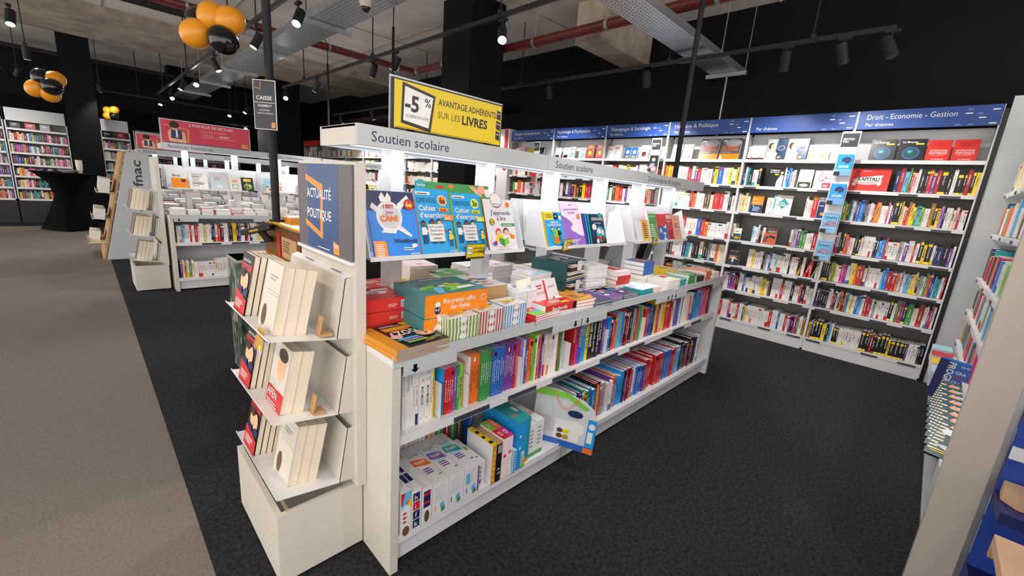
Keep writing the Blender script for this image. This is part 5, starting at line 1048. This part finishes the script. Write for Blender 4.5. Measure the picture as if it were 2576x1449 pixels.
sc(2.67,.14,.2,'y',[('r',.1,.1,.9,.9,'w'),('l',.2,.3,.8,.8,'k',4)],'yellow edged book at the end of the third tray')
for k,(x,l,c_) in enumerate(((-.26,'yellow','y'),(-.09,'grey brown','d'))):
    cover_book(Fr((S2[0]+.35+x,S2[1]+3.37,1.2475),(1,0,0),(0,-1,0)).lean(19),.14,.2,.02,c_,[('l',.1,.4,.9,.9,'k' if c_=='y' else 'w',3)],l+' book on the nearer Roman tray','displayed_book')
for isl,(ix,iy) in enumerate(((.712,9.57),(.712,11.6))):
    for k in range(2):
        row(Fr((ix+.06,iy+.05,(ZM,ZL)[k]),(1,0,0),(0,-1,0)),3.1,''.join(rr.choice('wwwcrbwkyvPo') for _ in range(60)),.19,.23,.15,'a far Roman island shelf','page',.2)
    x=.05
    while x<3.1:
        stack(Fr((ix+x,iy+.03,ZT),(1,0,0),(0,-1,0)),[rr.choice('wcwrPw') for _ in range(rr.randint(3,8))],.13,.17,.018,'a far Roman island table stack','page',True,.3); x+=.16
# ---------------------------------------------------------------- fnac side stand
t=thing('gable_stand',(.35,9.3,0),'tall grey sloping stand with black upright lettering beside the aisle','display stand')
m=MB(); yb=9.0; P=[(.17,yb,.0),(.98,yb,0),(.80,yb,1.66),(.54,yb,1.66)]
m.prism(P,(0,.03,0),'grey_sign'); m.build('gable_panel',t)
g=Fr((.72,yb-.001,0),(0,0,1),(0,-1,0),(-1,0,0)); m=MB(); m.text(g,1.14,.02,.115,'fnac','k',1,width=-.40,bold=.015); m.text(g,.76,.02,.115,'p','k',1); m.build('lettering',t)
m=MB(); m.prism([(.13,yb+.03,0),(.16,yb+.03,0),(.53,yb+.03,1.66),(.50,yb+.03,1.66)],(0,1.0,0),'brown_card')
m.build('card_side',t)
for k,z in enumerate((1.02,.62,.25)):
    m=MB(); x_=.15+.37*z/1.66; m.wb(x_-.22,x_+.02,yb+.08,yb+.9,z,z+.012,'c_c'); m.wb(x_-.225,x_-.22,yb+.08,yb+.9,z,z+.05,'brown_card'); m.build('shelf',t)
    for i in range(5 if k<2 else 3):
        q=MB(); f=Fr((x_-.20,yb+.75-.15*i,z+.012),(0,-1,0),(-1,0,0)).lean(8); q.box(f,0,.13,0,.12,0,.22 if k==0 else .16,'page',front='c_w'); one('paperback',q,'pale paperback block, %s from the back, %s shelf of the sloping stand'%(ORD(i+1),('upper','middle','lower')[k]),'book','paperbacks on the gable stand')
# ---------------------------------------------------------------- cash desk
t=thing('cash_desk',(1.25,3.4,0),'dark cash desk with orange top between the islands','cash desk')
m=MB(); m.wb(.95,1.75,2.80,3.55,0,1.17,'black'); m.wb(.935,.95,2.80,3.50,.80,1.17,'brown_glass'); m.build('desk_body',t)
m=MB(); m.wb(.93,1.8,2.75,3.55,1.17,1.18,'black'); m.wb(.95,1.78,2.79,3.5,1.18,1.196,'orange_top'); m.build('top',t)
m=MB(); m.wb(.80,.935,3.1,3.5,.94,.965,'orange_top'); m.build('lower_counter',t)
m=MB(); m.wb(.928,.934,2.84,3.12,.98,1.12,'brown_card'); m.wb(.928,.934,3.16,3.22,.93,1.14,'R'); g=Fr((.9275,3.12,.98),(0,-1,0),(-1,0,0)); graphics(m,g,.28,.14,[('l',.1,.3,.7,.9,'d',5)]); m.build('notice',t)
m=MB(); m.tube((.972,3.36,1.196),(.972,3.36,H),.026,'matte_black',18); m.tube((.972,3.36,1.196),(.972,3.36,1.21),.045,'matte_black',18)
pole=one('pole',m,'black pole rising from the cash desk to the ceiling','pole')
f=Fr((.87,3.325,2.24),(.72,-.69,0),(-.69,-.72,0))
f=Fr((.872,3.374,1.815),(.72,-.69,0),(-.69,-.72,0)); t=thing('till_sign',f.p(.07,0,0),'black CAISSE sign with white frame on the cash desk pole','sign')
m=MB(); m.box(f,0,.148,0,.006,0,.31,'w'); m.box(f,.004,.144,-.001,0,.004,.306,'k'); g=Fr(f.p(0,-.0012,0),f.r,f.n,f.u)
m.quad(g,.004,.168,.144,.171,'w',1); m.text(g,.02,.187,.024,'CAISSE','w',1,width=.11,bold=.01); m.text(g,.03,.142,.015,'PAIEMENT','w',1,width=.09,bold=.005); m.text(g,.035,.118,.009,'CB, ESPÈCES,','w',1,width=.08); m.text(g,.02,.098,.009,'CARTES CADEAUX','w',1,width=.11)
m.gpoly(g,[(.112,.01),(.138,.016),(.138,.05),(.112,.044)],'sign_orange',1); m.gpoly(g,[(.01,.30),(.014,.30),(.014,.26),(.05,.25),(.055,.30),(.051,.30),(.047,.254),(.014,.265)],'sign_orange',1); m.build('panel',t)
t=thing('card_terminal',(.86,3.45,1.15),'black card terminal on a bracket at the desk edge','card terminal')
f=Fr((.62,3.40,1.16),(.8,.1,-.25),(-.2,-.6,.5)); 
m=MB(); q_=at_px(606,592,1.10); f=Fr(q_,(.75,-.6,.28),(-.6,-.75,.1),(-.2,.1,1)); m.box(f,0,.2,0,.09,0,.035,'black'); m.box(f,.02,.09,.01,.08,.035,.037,'A'); m.box(f,.1,.19,.01,.08,.035,.04,'matte_black'); m.box(f,.06,.12,-.001,0,.008,.02,'D'); m.build('terminal_body',t)
m=MB(); m.tube(f.p(.12,.05,0),f.p(.14,.06,-.07),.025,'matte_black',10); m.tube(f.p(.14,.06,-.06),(.95,3.45,1.06),.022,'matte_black',10); m.build('arm',t)
t=thing('till_screen',(1.22,2.95,1.196),'black till screen on the cash desk behind the blue sign','screen')
m=MB(); f=Fr((1.06,3.08,1.34),(.6,-.8,0),(-.8,-.6,0)).lean(25); m.box(f,0,.26,0,.03,0,.2,'black'); m.box(f,.01,.25,-.001,0,.01,.19,'dark_metal'); m.build('screen',t)
m=MB(); m.tube((1.2,2.98,1.196),(1.2,3.0,1.36),.02,'black',10); m.lathe((1.2,2.98,1.196),[(.09,0),(.08,.012),(.02,.02)],'black',16); m.build('stand',t)
m=MB(); m.wb(1.02,1.16,3.22,3.4,1.196,1.23,'c_O'); m.wb(1.03,1.14,3.24,3.36,1.23,1.238,'c_w'); one('card_tray',m,'small orange tray of cards beside the pole on the cash desk','tray')
m=MB(); m.lathe((1.06,2.90,1.196),[(.035,0),(.045,.12),(.04,.12),(.03,.01)],'dark_metal',16); m.lathe((1.06,2.90,1.3),[(.0,.0),(.04,.0)],'c_D',12); one('cup',m,'dark patterned cup on the cash desk edge','cup')
# patterned column under the desk end
mm=bpy.data.materials.new('birch_print'); mm.use_nodes=True; nt=mm.node_tree; b_=nt.nodes['Principled BSDF']
tc=nt.nodes.new('ShaderNodeTexCoord'); vo=nt.nodes.new('ShaderNodeTexVoronoi'); vo.inputs['Scale'].default_value=24; mp=nt.nodes.new('ShaderNodeMapping'); mp.inputs['Scale'].default_value=(1,1,.55)
cr=nt.nodes.new('ShaderNodeValToRGB'); e=cr.color_ramp.elements; e[0].color=lin('#14261a'); e[1].color=lin('#8a8f84'); e[0].position=.2; e[1].position=.8; n_=e.new(.5) if hasattr(e,'new') else None
if n_: n_.color=lin('#39503a')
nt.links.new(tc.outputs['Object'],mp.inputs['Vector']); nt.links.new(mp.outputs['Vector'],vo.inputs['Vector']); nt.links.new(vo.outputs['Color'],cr.inputs['Fac']); nt.links.new(cr.outputs['Color'],b_.inputs['Base Color'])
MATS['birch_print']=mm
m=MB(); m.wb(.74,.93,3.50,3.8,0,.9,'birch_print'); m.wb(.735,.935,3.495,3.805,.88,.9,'c_a'); one('patterned_column',m,'forest patterned column standing below the card terminal','column')
# second pole
m=MB(); m.tube((4.30,1.995,0),(4.30,1.995,H),.025,'matte_black',18); m.tube((4.30,1.995,0),(4.30,1.995,.012),.06,'matte_black',18); one('pole',m,'slim black pole at the far end of the school book island','pole')
# white post from the tray to the wall top
m=MB(); m.tube((5.98,2.3,3.15),(5.98,2.3,2.4),.012,'metal',8); m.wb(5.96,6.0,2.28,2.32,2.38,2.4,'metal'); one('support_rod',m,'thin metal rod hanging from the end of the cable tray','rod')
# ---------------------------------------------------------------- covered cocktail table
t=thing('cocktail_table',(-.23,12.95,0),'tall cocktail table under a stretched black cover','table')
m=MB(); prof=[(.33,.02),(.27,.2),(.17,.55),(.15,.7),(.2,.95),(.34,1.13),(.40,1.17)]
n=32; base=[]
for r,z in prof:
    for i in range(n):
        a=2*math.pi*i/n; k=1+ (.28 if z<.3 else .12 if z<.6 else 0)*max(0,math.cos(4*a+.5))-(.12 if z<.3 else 0)
        m.v.append((-.23+r*k*1.2*math.cos(a),12.95+r*k*1.2*math.sin(a),z))
for j in range(len(prof)-1):
    for i in range(n): i2=(i+1)%n; m.f.append((j*n+i,j*n+i2,(j+1)*n+i2,(j+1)*n+i)); m.m.append(m.mi('fabric_black'))
m.build('cover',t,smooth=True)
m=MB(); m.lathe((-.23,12.95,1.16),[(0,0),(.48,0),(.49,.012),(.48,.024),(0,.024)],'fabric_black',32); m.build('table_top',t)
m=MB(); m.lathe((.02,12.85,1.184),[(.035,0),(.05,.17),(.045,.17),(.03,.01)],'c_c',16); 
for k in range(3): m.lathe((.02,12.85,1.24+.04*k),[(.045,0),(.055,.13)],'c_c',16)
one('cup_stack',m,'stack of beige paper cups on the cocktail table','cups')
m=MB(); m.lathe((-.16,12.8,1.184),[(.0,.0),(.08,.0),(.15,.05),(.155,.055),(.14,.05),(.0,.01)],'c_A',24); one('glass_dish',m,'shallow glass dish on the cocktail table','dish')
# ---------------------------------------------------------------- far bookcases
def far_case(x0,x1,y,zt,z0,label,nsh=7,top=True):
    f=Fr((x0,y,0),(1,0,0),(0,-1,0)); w=x1-x0
    t=thing('far_bookcase',f.p(w/2,.2,z0),label,'bookcase','bookcases on the far wall')
    m=MB(); m.box(f,0,w,.34,.36,z0,zt,'shelf_back'); m.box(f,0,w,.0,.34,0,z0-.04,'black'); m.build('back_panel',t)
    m=MB(); m.box(f,0,w,.0,.02,zt-.02-.24,zt,'c_A'); m.build('header',t)
    for a in (0,w-.02):
        m=MB(); m.box(f,a,a+.02,-.0,.34,z0,zt,'c_A'); m.build('upright',t)
    sp=(zt-.42-z0)/(nsh-1)
    for k in range(nsh):
        z=z0+sp*k; m=MB(); m.box(f,0.02,w-.02,-.02,.34,z-.02,z,'white'); m.box(f,.02,w-.02,-.024,-.02,z-.03,z+.01,'white'); m.build('shelf',t)
        if k<nsh-1: row(f.at(.03,.02,z+.001),w-.06,''.join(rr.choice('rbkkwwopmydlagtvnscdR') for _ in range(int(w*27))),sp*.55,sp*.78,.15,'a far wall bookcase shelf','page',.3)
    x=.06; k=0
    while x<w-.2:
        c_=['k','R','a','a','s','s','k','d'][k%8]
        cover_book(Fr(f.p(x,.05,zt-.40),f.r,f.n).lean(10),.15,.17,.02,c_,[('l',.2,.3,.8,.6,'w',2)],'%s cover from the left on the %s'%(ORD(k+1),label),'displayed_book','covers on the far bookcases'); x+=.22; k+=1
far_case(-2.4,-1.02,14.3,2.42,.52,'white bookcase at the left picture edge')
far_case(-1.0,-.08,14.3,2.42,.52,'white bookcase left of the black pillar')
far_case(.46,.98,14.3,2.42,.52,'narrow white bookcase right of the pillar')
far_case(1.3,4.0,17.5,2.4,.1,'wide white bookcase behind the islands')
# ---------------------------------------------------------------- balloons
def cluster(c,R,spec,label):
    t=None; c=Vector(c)
    for i,(dx,dz,dd,col) in enumerate(spec):
        m=MB(); r=R; p=c+CR*dx*R+CU*dz*R+CF*dd*R
        ax=(p-c); ax=ax.normalized() if ax.length>.01 else Vector((0,0,1))
        prof=[(0,1.12),(.02,1.11)]+[(math.sin(a)*(1.0),1.12*math.cos(a)*1.0) for a in [math.pi*k/12 for k in range(1,11)]]+[(.16,-1.1),(.04,-1.2),(.07,-1.27)]
        m.lathe(p,[(q[0]*r,q[1]*r) for q in prof],'gold' if col=='g' else 'balloon_black',20,axis=ax)
        one('balloon',m,'%s balloon, %s, in the %s'%('gold' if col=='g' else 'black',('first','second','third','fourth','fifth','sixth')[i],label),'balloon',label,smooth=True)
cluster(CC+(CF*FOC+CR*(530-1288)-CU*(70-724.5))/FOC*2.7,.085,[(-1.3,.9,.7,'k'),(.05,.85,.1,'g'),(1.2,.7,.3,'g'),(-1.0,-.5,-.1,'g'),(.95,-.95,0,'k')],'large balloon cluster above the aisle')
cluster(CC+(CF*FOC+CR*(108-1288)-CU*(210-724.5))/FOC*4.6,.088,[(-.3,.8,.1,'k'),(.7,.8,.7,'g'),(-.85,-.6,0,'g'),(1.0,-.35,.1,'k'),(.1,-.85,.7,'g')],'balloon cluster in front of the left track')
cluster(CC+(CF*FOC+CR*(279-1288)-CU*(284-724.5))/FOC*9.5,.085,[(-.8,.6,0,'g'),(.9,.7,0,'g'),(-.8,-.8,0,'g'),(.6,-.7,.3,'k')],'small distant balloon cluster')
# dome camera and drop cables
t=thing('dome_camera',(2.62,4.5,3.1),'beige dome security camera hanging below the cable tray','camera')
p_=CC+(CF*FOC+CR*(920-1288)-CU*(12-724.5))/FOC*3.6; t.location=p_; t['_o']=tuple(p_)
m=MB(); m.lathe(p_,[(.0,.10),(.05,.10),(.055,.02),(.04,-.02)],'beige_panel',20); m.build('housing',t)
m=MB(); m.lathe(p_,[(.036,-.015),(.034,-.035),(.02,-.055),(0,-.06)],'black',16); m.build('dome',t)
m=MB(); m.tube((p_[0],p_[1],p_[2]+.1),(p_[0],p_[1],H),.015,'beige_panel',10); m.build('stem',t)
def cable_drop(px,py,D,label):
    p=CC+(CF*FOC+CR*(px-1288)-CU*(py-724.5))/FOC*D
    m=MB(); x,y,z=p; m.tube((x,y,3.1),(x,y,z+.5),.014,'matte_black',8); m.tube((x,y,1.9),(x,y,3.1),.014,'matte_black',8)
    pts=[(x,y,3.1),(x,y,3.35),(x-.04,y+.04,3.45),(x-.14,y+.14,3.52),(x-.2,y+.2,3.55)]; m.path(pts,.006,'matte_black'); m.tube(pts[-1],(x-.2,y+.2,H),.006,'matte_black',6)
    one('cable_drop',m,label,'cable drop')
cable_drop(987,300,4.6,'black cable drop pole behind the yellow banner')
cable_drop(827,300,6.2,'black cable drop pole beyond the hanging track')
# ---------------------------------------------------------------- tracks and lamps
track([(2.95,-2.2,3.1),(2.95,9.4,3.1)],'long black lighting track crossing above the school book island',(3,5.5,8,10.5))
track([(4.98,-1.0+1.6,3.1),(4.98,12,3.1)],'black lighting track in front of the wall bookcases',(.6,2,4.4,7))
track([(1.53,-2.2,3.1),(1.53,14.2,3.1)],'black lighting track beside the long cable tray',(3.0,6,9,12,15))
track([(-.85,-2.2,3.1),(-.85,15,3.1)],'black lighting track over the pale aisle',(3.5,8,12))
track([(.2,14.0,3.0),(4.9,14.0,3.0)],'black lighting track crossing before the back wall',(1,3))
SP=80.0
# wall track, backs of the lamps to the camera
for i,(px,py) in enumerate(((2137,112),(1995,130),(1637,172),(1382,207),(1575,140))):
    p=at_px(px,py,3.1); p.x=4.98
    spot(p,(5.9,p.y+(.2 if i!=0 else -.5),1.0),SP*.75,'black spotlight on the wall track aimed at the bookcases, %s from the right'%ORD((1,2,4,5,3)[i]),ang=100,lens='lens_off')
for y in (6.4,8.0,9.8,11.5): spot((4.98,y,3.1),(5.9,y,1.0),SP,'black spotlight on the far part of the wall track, %.0f m along'%y if False else 'far black wall track spotlight, '+{6.4:'nearest',8.0:'second',9.8:'third',11.5:'farthest'}[y]+' of four',ang=95)
spot((4.98,-.0+.62,3.1),(4.6,-.5,.9),SP*.6,'black spotlight at the very end of the wall track',ang=80,lens='lens_off')
# long track above the island
spot(at_px(1266,48,3.1),(1.8,1.9,1.0),SP*1.3,'brightly lit spotlight on the long track beside the black pillar',True,ang=70)
spot(at_px(940,150,3.1),(3.2,8,.5),SP*.9,'dark spotlight on the long track right of the tower pole',ang=80)
spot(at_px(796,196,3.1),(2.2,9.5,.5),SP*.9,'dark spotlight on the long track above the Sciences humaines sign',ang=80)
spot(at_px(718,222,3.1),(2.0,6.6,.5),SP*.9,'lit spotlight on the long track in front of the far pillar',True,ang=80)
for y,tx in ((.6,(2.6,.2,0)),(-.6,(3.6,-.6,.8)),(1.2,(4.6,-.35,1.0)),(5.2,(2.2,6.3,.6))): spot((2.95,y,3.1),tx,SP*.8,'black spotlight on the near part of the long track, '+{.6:'second',-.6:'nearest',1.2:'third',5.2:'fourth'}[y]+' along',ang=75)  # all but the fourth are out-of-view lamps added to brighten the right-hand side
# track beside the cable tray
spot(at_px(750,5,3.1),(.1,3.0,.2),SP*.8,'large dark spotlight near the top centre with its lens glowing',ang=80)
spot(at_px(645,70,3.1),(0,6,0),SP*.7,'black spotlight half behind the cash desk pole',ang=80,rod=True)
spot(at_px(540,138,3.1),(2.5,7.0,.6),SP*.9,'dark spotlight on the left track under the black balloon',ang=80)
spot(at_px(457,196,3.1),(0,10,0),SP*.6,'small dark spotlight on the left track',ang=80)
spot(at_px(492,186,3.1),(1.0,7.2,.8),SP*.9,'lit spotlight on the left track, nearest of the bright three',True,ang=80)
spot(at_px(430,224,3.1),(1.6,10,.5),SP*.8,'lit spotlight on the left track, middle of the bright three',True,ang=80)
spot(at_px(403,240,3.1),(1.0,13,.5),SP*.8,'lit spotlight on the left track, farthest of the bright three',True,ang=80)
for i,(px,py,z) in enumerate(((620,262,3.05),(579,272,3.05),(590,312,2.9),(618,308,2.9),(410,288,3.0),(429,283,3.0))): spot(at_px(px,py,z),(1+i*.5,12,.0),SP*.5,'small lit spotlight in the dark far part of the shop, %s'%ORD(i+1),True,ang=90,rod=True)
# track above the aisle and behind the viewer
spot(at_px(20,10,3.1),(-.6,6,0),SP*.5,'dark spotlight in the top left corner with glowing rim',ang=80)
spot(at_px(62,108,3.1),(-.4,11,0),SP*.6,'dark spotlight on the aisle track above the left balloons',ang=80,rod=True)
for y,tx,k in ((-.4,(.45,1.75,.9),.5),(1.2,(.3,2.6,.4),.8),(8.5,(-1,9,0),.5)): spot((-.85,y,3.1),tx,SP*k,'black spotlight on the aisle track, '+{-.4:'behind the viewer',1.2:'beside the viewer',8.5:'over the aisle'}[y],ang=60,col=(1,.86,.7))
for x_,y_,tx in ((-.6,12.6,(-1.4,14.3,1.2)),(-1.5,12.5,(-1.7,14.3,1.0)),(.5,13.0,(.8,14.3,1.2))): spot((x_,y_,3.1),tx,SP*.45,'black spotlight near the far bookcases, %s'%{-.6:'middle',-1.5:'left',.5:'right'}[x_],ang=90,rod=True)
spot((1.53,-.9,3.1),(1.8,1.4,.4),SP*.55,'added black spotlight behind the viewer aimed at the island front',ang=75)  # unseen lamp, added to brighten the island front
spot((1.53,.2,3.1),(2.9,1.3,.4),SP*.7,'added black spotlight above the viewer aimed along the island',ang=75)  # likewise out of view, added for more light along the island
flush_books(320)
for o in bpy.data.objects:
    if '_o' in o: del o['_o']
